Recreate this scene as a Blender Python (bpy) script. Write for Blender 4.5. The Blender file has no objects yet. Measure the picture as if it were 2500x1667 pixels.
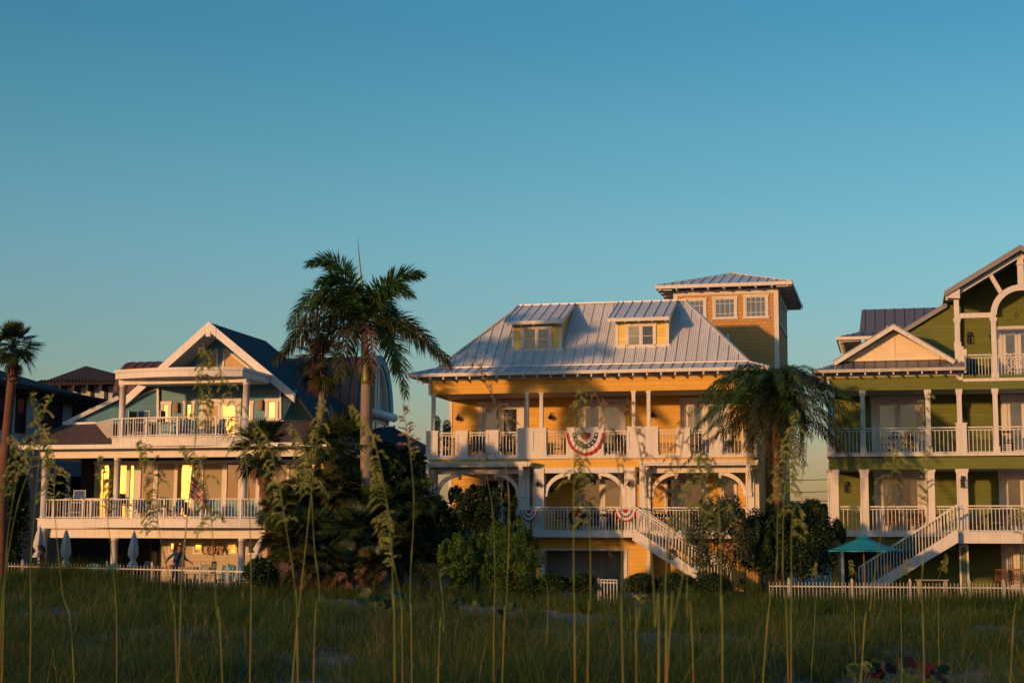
import bpy, math, random
import numpy as np
from mathutils import Vector, Matrix
random.seed(7)
RNG = np.random.default_rng(7)
SC = bpy.context.scene
COL = SC.collection
rad = math.radians

# ------------------------------------------------------------------ camera model
F0, PHI, ROLL = 3850.0, rad(7.44), 0.0055      # focal length in photo pixels, upward tilt, roll
EYE = Vector((0, 0, 1.75))
_c, _s = math.cos(PHI), math.sin(PHI)
CF = Vector((0, _c, _s)); _U = Vector((0, -_s, _c)); _R = Vector((1, 0, 0))
CR = _R * math.cos(ROLL) + _U * math.sin(ROLL)
CU = _U * math.cos(ROLL) - _R * math.sin(ROLL)
def ray(px, py): return CF * F0 + CR * (px - 1250) - CU * (py - 833.5)
def at(px, py, Y):
    d = ray(px, py); return EYE + d * (Y / d.y)

# ------------------------------------------------------------------ materials
M = {}
def _mat(name):
    m = bpy.data.materials.new(name); m.use_nodes = True
    nt = m.node_tree; nt.nodes.clear()
    out = nt.nodes.new('ShaderNodeOutputMaterial'); b = nt.nodes.new('ShaderNodeBsdfPrincipled')
    nt.links.new(b.outputs[0], out.inputs[0]); M[name] = m
    return m, nt, b, out
def N(nt, t, **kw):
    n = nt.nodes.new(t)
    for k, v in kw.items():
        if k.startswith('i_'): n.inputs[k[2:].replace('_', ' ')].default_value = v
        else: setattr(n, k, v)
    return n
def mathn(nt, op, a, b=None):
    n = nt.nodes.new('ShaderNodeMath'); n.operation = op
    for i, x in enumerate((a, b)):
        if x is None: continue
        if isinstance(x, (int, float)): n.inputs[i].default_value = x
        else: nt.links.new(x, n.inputs[i])
    return n.outputs[0]
def ramp(nt, fac, stops):
    r = nt.nodes.new('ShaderNodeValToRGB'); e = r.color_ramp.elements
    while len(e) < len(stops): e.new(0.5)
    for k, (p, c) in zip(e, stops): k.position = p; k.color = (*c, 1) if len(c) == 3 else c
    nt.links.new(fac, r.inputs[0]); return r.outputs[0]
KB = .78                                               # darkens all base colours so shade renders deeper under a stronger sun
def mulc(col, f): return tuple(min(1, c * f) for c in col)
def plain(name, col, rough=.6, var=.12, vs=1.5, metal=0, spec=.4, bump=0, bs=30, alt=None, space='Object', wave=None, dirt=0):
    m, nt, b, out = _mat(name); col = mulc(col, KB); alt = mulc(alt, KB) if alt else None
    tc = N(nt, 'ShaderNodeTexCoord'); nz = N(nt, 'ShaderNodeTexNoise', i_Scale=vs, i_Detail=5.0, i_Roughness=.65)
    nt.links.new(tc.outputs[space], nz.inputs['Vector'])
    lo, hi = (mulc(col, 1 - var), mulc(col, 1 + var)) if alt is None else (col, alt)
    c = ramp(nt, nz.outputs['Fac'], [(.32, lo), (.68, hi)])
    if dirt:     # faint vertical rain streaks and grime
        mp = N(nt, 'ShaderNodeMapping'); mp.inputs['Scale'].default_value = (5, 5, .5); n3 = N(nt, 'ShaderNodeTexNoise', i_Scale=1.6, i_Detail=6.0, i_Roughness=.7)
        nt.links.new(tc.outputs[space], mp.inputs[0]); nt.links.new(mp.outputs[0], n3.inputs['Vector'])
        mx = N(nt, 'ShaderNodeMix', data_type='RGBA', blend_type='MULTIPLY'); mx.inputs[0].default_value = 1; nt.links.new(c, mx.inputs[6])
        nt.links.new(ramp(nt, n3.outputs['Fac'], [(.36, (1 - dirt, 1 - dirt * 1.1, 1 - dirt * 1.3)), (.56, (1, 1, 1))]), mx.inputs[7]); c = mx.outputs[2]
    nt.links.new(c, b.inputs['Base Color'])
    b.inputs['Roughness'].default_value = rough; b.inputs['Metallic'].default_value = metal
    b.inputs['Specular IOR Level'].default_value = spec
    h = None
    if bump:
        n2 = N(nt, 'ShaderNodeTexNoise', i_Scale=bs, i_Detail=4.0); nt.links.new(tc.outputs[space], n2.inputs['Vector']); h = n2.outputs['Fac']
    if wave:      # fine corrugation along local x (wave = spacing)
        sx = N(nt, 'ShaderNodeSeparateXYZ'); nt.links.new(tc.outputs['Object'], sx.inputs[0])
        h = mathn(nt, 'SINE', mathn(nt, 'MULTIPLY', sx.outputs[0], 2 * math.pi / wave)); bump = .5
    if h is not None:
        bp = N(nt, 'ShaderNodeBump', i_Strength=min(1, bump), i_Distance=.02); nt.links.new(h, bp.inputs['Height'])
        nt.links.new(bp.outputs[0], b.inputs['Normal'])
    return m
def siding(name, col, board=.17, rough=.55, var=.14):
    m, nt, b, out = _mat(name); col = mulc(col, KB)
    tc = N(nt, 'ShaderNodeTexCoord'); sx = N(nt, 'ShaderNodeSeparateXYZ'); nt.links.new(tc.outputs['Object'], sx.inputs[0])
    nz = N(nt, 'ShaderNodeTexNoise', i_Scale=1.1, i_Detail=6.0, i_Roughness=.7)
    mp = N(nt, 'ShaderNodeMapping'); mp.inputs['Scale'].default_value = (1, 1, 2.2)
    nt.links.new(tc.outputs['Object'], mp.inputs[0]); nt.links.new(mp.outputs[0], nz.inputs['Vector'])
    q = mathn(nt, 'DIVIDE', sx.outputs[2], board); fr = mathn(nt, 'FRACT', q); row = mathn(nt, 'FLOOR', q)
    wn = N(nt, 'ShaderNodeTexWhiteNoise', noise_dimensions='1D'); nt.links.new(row, wn.inputs['W'])
    f = mathn(nt, 'ADD', mathn(nt, 'MULTIPLY', nz.outputs['Fac'], .8), mathn(nt, 'MULTIPLY', wn.outputs[0], .2))
    nt.links.new(ramp(nt, f, [(.3, mulc(col, 1 - var)), (.7, mulc(col, 1 + var))]), b.inputs['Base Color'])
    b.inputs['Roughness'].default_value = rough; b.inputs['Specular IOR Level'].default_value = .3
    lap = mathn(nt, 'SUBTRACT', 1.0, fr)       # each board is proud at its lower edge
    bp = N(nt, 'ShaderNodeBump', i_Strength=1.0, i_Distance=.022); nt.links.new(lap, bp.inputs['Height'])
    nt.links.new(bp.outputs[0], b.inputs['Normal'])
    return m
def shingle(name, c1, c2, mortar, w=.3, h=.18, rough=.85, bump=.6):
    m, nt, b, out = _mat(name); c1, c2, mortar = mulc(c1, KB), mulc(c2, KB), mulc(mortar, KB)
    tc = N(nt, 'ShaderNodeTexCoord'); sx = N(nt, 'ShaderNodeSeparateXYZ'); nt.links.new(tc.outputs['Object'], sx.inputs[0])
    cb = N(nt, 'ShaderNodeCombineXYZ')
    nt.links.new(mathn(nt, 'ADD', sx.outputs[0], sx.outputs[1]), cb.inputs[0]); nt.links.new(sx.outputs[2], cb.inputs[1])
    nz = N(nt, 'ShaderNodeTexNoise', i_Scale=4.0); nt.links.new(tc.outputs['Object'], nz.inputs['Vector'])
    va = N(nt, 'ShaderNodeVectorMath', operation='SCALE'); va.inputs['Scale'].default_value = .05; nt.links.new(nz.outputs['Color'], va.inputs[0])
    vb = N(nt, 'ShaderNodeVectorMath', operation='ADD'); nt.links.new(cb.outputs[0], vb.inputs[0]); nt.links.new(va.outputs[0], vb.inputs[1])
    br = N(nt, 'ShaderNodeTexBrick', i_Scale=1.0); nt.links.new(vb.outputs[0], br.inputs['Vector'])
    br.inputs['Color1'].default_value = (*c1, 1); br.inputs['Color2'].default_value = (*c2, 1); br.inputs['Mortar'].default_value = (*mortar, 1)
    br.inputs['Brick Width'].default_value = w; br.inputs['Row Height'].default_value = h; br.inputs['Mortar Size'].default_value = .008
    nt.links.new(br.outputs['Color'], b.inputs['Base Color']); b.inputs['Roughness'].default_value = rough; b.inputs['Specular IOR Level'].default_value = .25
    fr = mathn(nt, 'FRACT', mathn(nt, 'DIVIDE', sx.outputs[2], h))
    hh = mathn(nt, 'SUBTRACT', mathn(nt, 'SUBTRACT', 1.0, fr), mathn(nt, 'MULTIPLY', br.outputs['Fac'], 1.2))
    bp = N(nt, 'ShaderNodeBump', i_Strength=bump, i_Distance=.025); nt.links.new(hh, bp.inputs['Height']); nt.links.new(bp.outputs[0], b.inputs['Normal'])
    return m
def leafmat(name, c1, c2, c3=None, rough=.55, trans=.25, vs=.8, vs2=9):
    m, nt, b, out = _mat(name)
    tc = N(nt, 'ShaderNodeTexCoord')
    n1 = N(nt, 'ShaderNodeTexNoise', i_Scale=vs, i_Detail=3.0); n2 = N(nt, 'ShaderNodeTexNoise', i_Scale=vs2, i_Detail=2.0)
    for n in (n1, n2): nt.links.new(tc.outputs['Object'], n.inputs['Vector'])
    f = mathn(nt, 'ADD', mathn(nt, 'MULTIPLY', n1.outputs['Fac'], .45), mathn(nt, 'MULTIPLY', n2.outputs['Fac'], .55))
    st = [(.38, c1), (.56, c2)] + ([(.68, c3)] if c3 else [])
    c = ramp(nt, f, st); nt.links.new(c, b.inputs['Base Color'])
    b.inputs['Roughness'].default_value = rough; b.inputs['Specular IOR Level'].default_value = .3
    t = N(nt, 'ShaderNodeBsdfTranslucent'); nt.links.new(c, t.inputs['Color'])
    mx = N(nt, 'ShaderNodeMixShader', i_Fac=trans); nt.links.new(b.outputs[0], mx.inputs[1]); nt.links.new(t.outputs[0], mx.inputs[2])
    nt.links.new(mx.outputs[0], out.inputs[0])
    return m
def glass(name, base, ior=1.9, rough=.02, wob=.15):
    m, nt, b, out = _mat(name)
    tc = N(nt, 'ShaderNodeTexCoord'); nz = N(nt, 'ShaderNodeTexNoise', i_Scale=1.2, i_Detail=1.0); nt.links.new(tc.outputs['Object'], nz.inputs['Vector'])
    nt.links.new(ramp(nt, nz.outputs['Fac'], [(.3, mulc(base, .7)), (.7, mulc(base, 1.3))]), b.inputs['Base Color'])
    bp = N(nt, 'ShaderNodeBump', i_Strength=wob, i_Distance=.02); nt.links.new(nz.outputs['Fac'], bp.inputs['Height']); nt.links.new(bp.outputs[0], b.inputs['Normal'])
    b.inputs['Roughness'].default_value = rough; b.inputs['IOR'].default_value = ior
    return m

plain('white_trim', (.76, .73, .70), .5, .05, 2.0, dirt=.13)
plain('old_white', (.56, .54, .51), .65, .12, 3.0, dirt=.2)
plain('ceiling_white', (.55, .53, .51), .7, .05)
siding('yellow_siding', (.80, .47, .085))
siding('pale_yellow_siding', (.90, .66, .18))
siding('green_siding', (.15, .18, .033))
siding('blue_siding', (.13, .33, .44), .2)
siding('beige_siding', (.50, .42, .30), .2)
shingle('tower_shingle', (.66, .36, .125), (.59, .32, .11), (.34, .18, .06), .26, .17, bump=.45)
shingle('navy_shingle', (.020, .034, .052), (.028, .042, .06), (.012, .018, .03), .3, .14)
shingle('brown_shingle', (.115, .08, .072), (.16, .11, .10), (.06, .04, .04), .3, .14)
shingle('clay_tile', (.055, .036, .036), (.04, .028, .03), (.015, .01, .012), .25, .3, bump=1.0)
plain('silver_metal', (.76, .78, .81), .5, .08, .8, metal=.12, wave=.085, dirt=.14)
plain('seam_metal', (.74, .76, .80), .45, .06, 1.0, metal=.2)
plain('grey_metal', (.27, .255, .27), .45, .08, .8, metal=.3)
plain('dark_seam', (.20, .20, .22), .45, .08, 1.0, metal=.3)
plain('copper_metal', (.17, .062, .050), .5, .22, .9, metal=.35, alt=(.24, .10, .085))
plain('copper_seam', (.05, .022, .02), .5, .1)
plain('stucco', (.52, .56, .62), .9, .08, 2.0, bump=.4, bs=60)
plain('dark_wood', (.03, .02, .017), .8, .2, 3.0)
plain('black_iron', (.012, .012, .013), .45, .1)
plain('curtain', (.62, .50, .28), .8, .06, 2.0)
plain('blind', (.42, .36, .24), .8, .05, 1.0)
plain('louvre_cream', (.90, .74, .52), .7, .05, 1.0)
plain('cream_board', (.66, .44, .22), .7, .05, 1.0)
plain('blue_sling', (.02, .09, .24), .6, .1, 8.0)
plain('teal_plastic', (.01, .22, .22), .5, .1, 5.0)
plain('turquoise_canvas', (.01, .34, .46), .7, .06, 3.0, bump=.2, bs=12)
plain('white_canvas', (.62, .60, .60), .8, .06, 5.0, bump=.3, bs=9)
plain('red_cloth', (.52, .03, .045), .8, .12, 14.0)
plain('white_cloth', (.80, .76, .72), .8, .06, 14.0)
plain('navy_cloth', (.02, .028, .06), .8, .12, 14.0)
plain('brown_wood', (.20, .085, .04), .5, .2, 5.0)
plain('concrete', (.40, .37, .34), .85, .1, 2.0, bump=.2)
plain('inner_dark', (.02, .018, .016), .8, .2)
plain('door_grey', (.34, .32, .31), .6, .1)
plain('pale_blue', (.30, .50, .58), .6, .06)
plain('aqua_trim', (.09, .28, .42), .55, .06)
glass('window_glass', (.030, .030, .034), 1.75)
g_ = glass('sunset_glass', (.86, .66, .26), 1.5, .03)
[n for n in M['sunset_glass'].node_tree.nodes if n.type == 'BSDF_PRINCIPLED'][0].inputs['Metallic'].default_value = 1.0      # golden mirror colour puts the reflected sunset glow into the panes
glass('grey_glass', (.085, .085, .09), 1.9, .03)
glass('sheer_glass', (.27, .25, .21), 1.8, .03)
leafmat('palm_green', (.018, .058, .010), (.042, .095, .016), (.10, .14, .022), .45, .2, 1.2, 5)
leafmat('palm_olive', (.022, .036, .010), (.05, .055, .018), (.12, .085, .04), .5, .2, 1.2, 5)
leafmat('palm_dead', (.06, .035, .02), (.13, .075, .045), (.20, .13, .085), .8, .2, 1.5, 5)
leafmat('palmetto_green', (.014, .03, .009), (.03, .055, .014), (.075, .085, .02), .5, .15, 1.2, 5)
leafmat('shrub_bright', (.035, .085, .012), (.07, .14, .018), (.12, .18, .03), .55, .25, 2.0, 12)
leafmat('shrub_dark', (.008, .022, .006), (.02, .045, .010), (.04, .07, .015), .5, .15, 2.0, 12)
leafmat('shrub_olive', (.02, .035, .010), (.045, .065, .016), (.08, .09, .022), .55, .2, 2.0, 12)
leafmat('silver_leaf', (.028, .045, .026), (.055, .08, .045), (.10, .12, .07), .6, .15, 2.0, 12)
leafmat('grape_leaf', (.022, .042, .010), (.036, .06, .012), (.07, .06, .016), .45, .2, 1.5, 6)
leafmat('grape_leaf_red', (.025, .008, .004), (.045, .010, .005), (.05, .03, .008), .45, .2, 1.5, 6)
leafmat('grass_blade', (.016, .046, .005), (.05, .092, .010), (.12, .125, .025), .7, .3, .5, 14)
leafmat('grass_straw', (.09, .09, .02), (.24, .18, .055), (.46, .32, .13), .7, .3, .8, 10)
leafmat('oat_head', (.19, .24, .07), (.34, .37, .12), (.48, .42, .17), .7, .4, 6, 25)
leafmat('oat_head_red', (.24, .13, .08), (.38, .26, .14), (.42, .38, .18), .7, .4, 6, 25)
leafmat('oat_stem', (.05, .10, .012), (.15, .16, .022), (.26, .10, .03), .5, .1, 2.2, 5)
plain('royal_trunk', (.25, .20, .17), .8, .2, 2.0, bump=.4, bs=10)
plain('fibre_trunk', (.15, .07, .04), .9, .35, 3.0, bump=1.0, bs=14)
plain('crownshaft', (.10, .17, .02), .4, .3, 2.5, alt=(.20, .20, .03))
plain('branch_bark', (.06, .045, .03), .9, .3, 6.0, bump=.5)
plain('skin_tone', (.38, .19, .11), .5, .06, 6.0)
plain('hair_brown', (.035, .02, .012), .6, .2, 12.0)
plain('denim', (.03, .07, .15), .8, .15, 9.0)
plain('blue_shirt', (.035, .09, .20), .8, .12, 8.0)
plain('letter_wood', (.32, .14, .05), .6, .15, 6.0)
plain('flower_pink', (.42, .10, .14), .7, .15, 8.0)

# ------------------------------------------------------------------ object helpers
def tag(o, label=None, cat=None, group=None, kind=None):
    if label: o['label'] = label
    if cat: o['category'] = cat
    if group: o['group'] = group
    if kind: o['kind'] = kind
    return o
def thing(name, label, cat, loc=(0, 0, 0), rz=0, group=None):
    o = bpy.data.objects.new(name, None); o.empty_display_size = .3; COL.objects.link(o)
    o.location = loc; o.rotation_euler = (0, 0, rz); tag(o, label, cat, group); return o
def link_mesh(name, me, mats, parent=None):
    for m in (mats if isinstance(mats, (list, tuple)) else [mats]): me.materials.append(M[m])
    o = bpy.data.objects.new(name, me); COL.objects.link(o)
    if parent is not None: o.parent = parent
    return o
def copy_tree(o, parent=None):
    c = o.copy(); COL.objects.link(c)
    if parent is not None: c.parent = parent
    for ch in [k for k in bpy.data.objects if k.parent == o]: copy_tree(ch, c)
    return c
class MB:
    def __init__(s): s.v = []; s.f = []; s.m = []
    def add(s, vs, fs, mi=0):
        k = len(s.v); s.v += [tuple(p) for p in vs]
        for f in fs: s.f.append(tuple(i + k for i in f)); s.m.append(mi)
        return s
    def box(s, x0, x1, y0, y1, z0, z1, mi=0):
        return s.add([(x0, y0, z0), (x1, y0, z0), (x1, y1, z0), (x0, y1, z0), (x0, y0, z1), (x1, y0, z1), (x1, y1, z1), (x0, y1, z1)],
              [(0, 3, 2, 1), (4, 5, 6, 7), (0, 1, 5, 4), (1, 2, 6, 5), (2, 3, 7, 6), (3, 0, 4, 7)], mi)
    def extrude(s, pts, d, mi=0):
        n = len(pts); d = Vector(d); a = [Vector(p) for p in pts]
        fs = [tuple(range(n)), tuple(range(2 * n - 1, n - 1, -1))] + [(i, (i + 1) % n, n + (i + 1) % n, n + i) for i in range(n)]
        return s.add(a + [p + d for p in a], fs, mi)
    def prism(s, uw, v0, v1, mi=0): return s.extrude([(u, v0, w) for u, w in uw], (0, v1 - v0, 0), mi)
    def bar(s, p, q, w, h, up=(0, 0, 1), mi=0):
        p, q = Vector(p), Vector(q); t = (q - p).normalized(); up = Vector(up)
        if abs(t.dot(up)) > .98: up = Vector((0, 1, 0))
        a = t.cross(up).normalized() * (w / 2); b = a.cross(t).normalized() * (h / 2)
        vs = [p - a - b, p + a - b, p + a + b, p - a + b, q - a - b, q + a - b, q + a + b, q - a + b]
        return s.add(vs, [(0, 1, 2, 3), (7, 6, 5, 4), (0, 4, 5, 1), (1, 5, 6, 2), (2, 6, 7, 3), (3, 7, 4, 0)], mi)
    def tube(s, pts, rs, n=8, mi=0, cap=True):
        pts = [Vector(p) for p in pts]
        if isinstance(rs, (int, float)): rs = [rs] * len(pts)
        vs = []; ref = None
        for i, p in enumerate(pts):
            t = (pts[min(i + 1, len(pts) - 1)] - pts[max(i - 1, 0)]).normalized()
            if ref is None: ref = Vector((1, 0, 0)) if abs(t.x) < .8 else Vector((0, 1, 0))
            a = (ref - t * ref.dot(t)).normalized(); b = t.cross(a); ref = a
            for k in range(n):
                g = 2 * math.pi * k / n; vs.append(p + (a * math.cos(g) + b * math.sin(g)) * rs[i])
        fs = [(i * n + k, i * n + (k + 1) % n, (i + 1) * n + (k + 1) % n, (i + 1) * n + k) for i in range(len(pts) - 1) for k in range(n)]
        if cap: fs += [tuple(range(n - 1, -1, -1)), tuple(range((len(pts) - 1) * n, len(pts) * n))]
        return s.add(vs, fs, mi)
    def lathe(s, prof, c=(0, 0, 0), n=14, mi=0):
        return s.tube([(c[0], c[1], c[2] + z) for r, z in prof], [r for r, z in prof], n, mi) if len(set(z for r, z in prof)) == len(prof) else s
    def build(s, name, mats, parent=None, smooth=False):
        me = bpy.data.meshes.new(name); me.from_pydata(s.v, [], s.f)
        if any(s.m): me.polygons.foreach_set('material_index', s.m)
        if smooth: me.polygons.foreach_set('use_smooth', [True] * len(s.f))
        me.update(); return link_mesh(name, me, mats, parent)
def quads(name, V, Q, mats, parent=None, smooth=False, mi=None):
    me = bpy.data.meshes.new(name); n = len(Q)
    me.vertices.add(len(V)); me.vertices.foreach_set('co', np.asarray(V, np.float32).ravel())
    me.loops.add(4 * n); me.loops.foreach_set('vertex_index', np.asarray(Q, np.int32).ravel())
    me.polygons.add(n); me.polygons.foreach_set('loop_start', np.arange(0, 4 * n, 4, dtype=np.int32))
    if smooth: me.polygons.foreach_set('use_smooth', np.ones(n, bool))
    if mi is not None: me.polygons.foreach_set('material_index', np.asarray(mi, np.int32))
    me.update(calc_edges=True); me.validate(); return link_mesh(name, me, mats, parent)

YAW = rad(13.8)
class House:
    def __init__(s, name, px, Y, label, cat='house'):
        p = at(px, 1300, Y); s.O = Vector((p.x, p.y, 0)); s.n = Vector((math.sin(YAW), math.cos(YAW), 0)); s.u = Vector((math.cos(YAW), -math.sin(YAW), 0))
        s.root = thing(name, label, cat, s.O, -YAW) if name else None
    def L(s, px, py, v=0.0):
        d = ray(px, py); t = (v - s.n.dot(EYE - s.O)) / s.n.dot(d); p = EYE + d * t
        return (p - s.O).dot(s.u), p.z
    def P(s, px, py, v=0.0):
        u, w = s.L(px, py, v); return Vector((u, v, w))
    def U(s, px, py, v=0.0): return s.L(px, py, v)[0]
    def W(s, px, py, v=0.0): return s.L(px, py, v)[1]
    def R(s, x0, y0, x1, y1, v=0.0):
        xm, ym = (x0 + x1) / 2, (y0 + y1) / 2
        return s.U(x0, ym, v), s.U(x1, ym, v), s.W(xm, y1, v), s.W(xm, y0, v)
    def plane_hit(s, px, py, a, b, c):
        n = (b - a).cross(c - a); d = ray(px, py); dl = Vector((d.dot(s.u), d.dot(s.n), d.z)); e = EYE - s.O; el = Vector((e.dot(s.u), e.dot(s.n), e.z))
        t = n.dot(a - el) / n.dot(dl); return el + dl * t
    def world(s, p): return s.O + s.u * p[0] + s.n * p[1] + Vector((0, 0, p[2]))
    def add(s, name, mb, mat, parent=None, smooth=False): return mb.build(name, mat, parent or s.root, smooth)

def bx(*a): return MB().box(*a)
def seam_roof(H, pts, spacing, parent=None, name='roof_panel', mats=('silver_metal', 'seam_metal'), h=.045, off=0.0, thick=.05, rw=.028):
    """one roof plane: pts[0]->pts[1] is the eave; slab with standing seams running up the slope"""
    P = [Vector(p) for p in pts]; e = (P[1] - P[0]).normalized(); n = e.cross(P[2] - P[0]).normalized()
    if n.z < 0: n = -n
    sdir = n.cross(e)
    if sdir.z < 0: sdir = -sdir
    mb = MB(); mb.extrude(P, -n * thick, 0)
    xy = [((p - P[0]).dot(e), (p - P[0]).dot(sdir)) for p in P]
    x0, x1 = min(x for x, y in xy), max(x for x, y in xy); x = x0 + off + spacing * .5
    while x < x1:
        ys = []
        for i in range(len(xy)):
            (ax, ay), (bx_, by) = xy[i], xy[(i + 1) % len(xy)]
            if (ax - x) * (bx_ - x) < 0: ys.append(ay + (by - ay) * (x - ax) / (bx_ - ax))
        if len(ys) >= 2:
            a = P[0] + e * x + sdir * min(ys); b = P[0] + e * x + sdir * max(ys)
            if (b - a).length > .05: mb.bar(a + n * h * .5, b + n * h * .5, rw, h, n, 1)
        x += spacing
    return mb.build(name, mats, parent or H.root)
def railing(H, u0, u1, v, wb, wt, parent=None, name='railing', sp=.13, mat='white_trim', double=.13, br=.014, v1=None, step=None):
    mb = MB(); v1 = v if v1 is None else v1
    d = Vector((u1 - u0, v1 - v, 0)); L = d.length; p0 = Vector((u0, v, 0)); n = max(2, int(L / sp))
    def pt(t, w): q = p0 + d * t; return Vector((q.x, q.y, w))
    mb.bar(pt(0, wt - .025), pt(1, wt - .025), .06, .05); mb.bar(pt(0, wb + .04), pt(1, wb + .04), .035, .04)
    if double: mb.bar(pt(0, wt - double), pt(1, wt - double), .03, .035)
    top = wt - (double if double else .04)
    for i in range(n + 1): mb.bar(pt(i / n, wb + .05), pt(i / n, top), br * 2, br * 2)
    if double:
        k = max(1, int(L / .75))
        for i in range(k + 1): mb.bar(pt(i / k, top), pt(i / k, wt - .03), br * 2, br * 2)
    return H.add(name, mb, mat, parent)
def french_door(H, u0, u1, w0, w1, v, panes=2, trim='white_trim', gl='window_glass', cas=.16, parent=None, gls=None, name='door', lite=None):
    mb = MB(); f = .05
    mb.box(u0, u0 + cas, v - f, v + .02, w0, w1 - .001); mb.box(u1 - cas, u1, v - f, v + .02, w0, w1 - .001); mb.box(u0 - .03, u1 + .03, v - f - .012, v + .02, w1 - .001, w1 + cas)
    a, b = u0 + cas, u1 - cas; lw = (b - a) / panes; st = .12
    for i in range(panes):
        x0, x1 = a + lw * i + .006, a + lw * (i + 1) - .006; d = v - .02
        mb.box(x0, x0 + st, d, v + .01, w0, w1 - .01); mb.box(x1 - st, x1, d, v + .01, w0, w1 - .01)
        mb.box(x0 + st, x1 - st, d + .003, v + .01, w1 - .01 - st * 1.2, w1 - .012); mb.box(x0 + st, x1 - st, d + .003, v + .01, w0, w0 + .28)
    o = H.add(name, mb, trim, parent)
    for i in range(panes):
        x0, x1 = a + lw * i + .006 + st, a + lw * (i + 1) - .006 - st
        g = bx(x0 - .005, x1 + .005, v - .004, v + .005, w0 + .27, w1 - .01 - st * 1.1)
        H.add('pane', g, (gls[i] if gls else gl), o)
        if lite:
            g = MB(); nx, nz = lite
            for k in range(1, nx): x = x0 + (x1 - x0) * k / nx; g.box(x - .008, x + .008, v - .012, v - .003, w0 + .28, w1 - .16)
            for k in range(1, nz): z = w0 + .28 + (w1 - .44 - w0) * k / nz; g.box(x0, x1, v - .0135, v - .003, z - .008, z + .008)
            H.add('muntins', g, trim, o)
    h = MB(); m = (a + b) / 2 if panes == 2 else b - .08
    h.tube([(m + .05, v - .02, w0 + .95), (m + .05, v - .07, w0 + .95), (m + .14, v - .07, w0 + .95)], .012, 6); H.add('handle', h, 'black_iron', o)
    return o
def window(H, u0, u1, w0, w1, v, nx=1, nz=1, parent=None, cas=.1, trim='white_trim', gl='window_glass', split=0, gls=None, sub=True, zs=None):
    """casing + sash + muntins with one pane per sash; returns the window part"""
    mb = MB(); f = .05
    mb.box(u0, u0 + cas, v - f, v + .02, w0, w1); mb.box(u1 - cas, u1, v - f, v + .02, w0, w1)
    mb.box(u0 - .04, u1 + .04, v - f - .01, v + .02, w1, w1 + cas); mb.box(u0 - .05, u1 + .05, v - f - .025, v + .02, w0 - cas * .7, w0)
    a, b = u0 + cas, u1 - cas; s = split + 1; lw = (b - a) / s; st = .045
    ps = []
    for i in range(s):
        x0, x1 = a + lw * i + (.03 if i else 0), a + lw * (i + 1) - (.03 if i < s - 1 else 0)
        mb.box(x0, x0 + st, v - .03, v + .01, w0, w1 - .001); mb.box(x1 - st, x1, v - .03, v + .01, w0, w1 - .001)
        mb.box(x0 + st, x1 - st, v - .028, v + .01, w0 + .001, w0 + st); mb.box(x0 + st, x1 - st, v - .028, v + .01, w1 - st, w1 - .002)
        for k in range(1, nx): x = x0 + (x1 - x0) * k / nx; mb.box(x - .011, x + .011, v - .02, v - .004, w0 + st, w1 - st)
        for z in (zs if zs else [k / nz for k in range(1, nz)]): zz = w0 + (w1 - w0) * z; mb.box(x0 + st, x1 - st, v - .0225, v - .004, zz - .011, zz + .011)
        ps.append((x0 + st - .004, x1 - st + .004))
        if i < s - 1: mb.box(x1, x1 + .06, v - .04, v + .015, w0, w1 - .002)
    o = H.add('window', mb, trim, parent)
    for i, (x0, x1) in enumerate(ps): H.add('pane', bx(x0, x1, v - .006, v + .004, w0 + .04, w1 - .04), gls[i] if gls else gl, o if sub else parent)
    return o
def lantern(H, u, v, w, s=1.0, kind='bell', name='wall_lantern', parent=None):
    mb = MB()
    if kind == 'bell':
        mb.box(u - .05 * s, u + .05 * s, v - .02, v, w - .06 * s, w + .14 * s); mb.tube([(u, v - .02, w + .1 * s), (u, v - .1 * s, w + .22 * s), (u, v - .19 * s, w + .2 * s), (u, v - .2 * s, w + .08 * s)], .013 * s, 6)
        mb.tube([(u, v - .2 * s, w + .1 * s), (u, v - .2 * s, w + .06 * s), (u, v - .2 * s, w - .02 * s), (u, v - .2 * s, w - .06 * s), (u, v - .2 * s, w - .065 * s)], [.03 * s, .06 * s, .1 * s, .17 * s, .12 * s], 12)
        mb.tube([(u, v - .2 * s, w - .06 * s), (u, v - .2 * s, w - .13 * s)], [.05 * s, .035 * s], 8)
    else:
        mb.box(u - .04 * s, u + .04 * s, v - .02, v, w - .1 * s, w + .1 * s); mb.box(u - .02 * s, u + .02 * s, v - .12 * s, v - .02, w + .1 * s, w + .13 * s)
        c = v - .13 * s
        mb.box(u - .1 * s, u + .1 * s, c - .1 * s, c + .1 * s, w + .12 * s, w + .16 * s); mb.box(u - .07 * s, u + .07 * s, c - .07 * s, c + .07 * s, w + .16 * s, w + .3 * s)
        mb.box(u - .1 * s, u + .1 * s, c - .1 * s, c + .1 * s, w - .22 * s, w - .19 * s)
        for a in (-1, 1):
            for b in (-1, 1): mb.box(u + a * .08 * s - .012, u + a * .08 * s + .012, c + b * .08 * s - .012, c + b * .08 * s + .012, w - .19 * s, w + .12 * s)
        mb.box(u - .03 * s, u + .03 * s, c - .03 * s, c + .03 * s, w - .19 * s, w + .02 * s)
    return H.add(name, mb, 'black_iron', parent)
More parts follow.
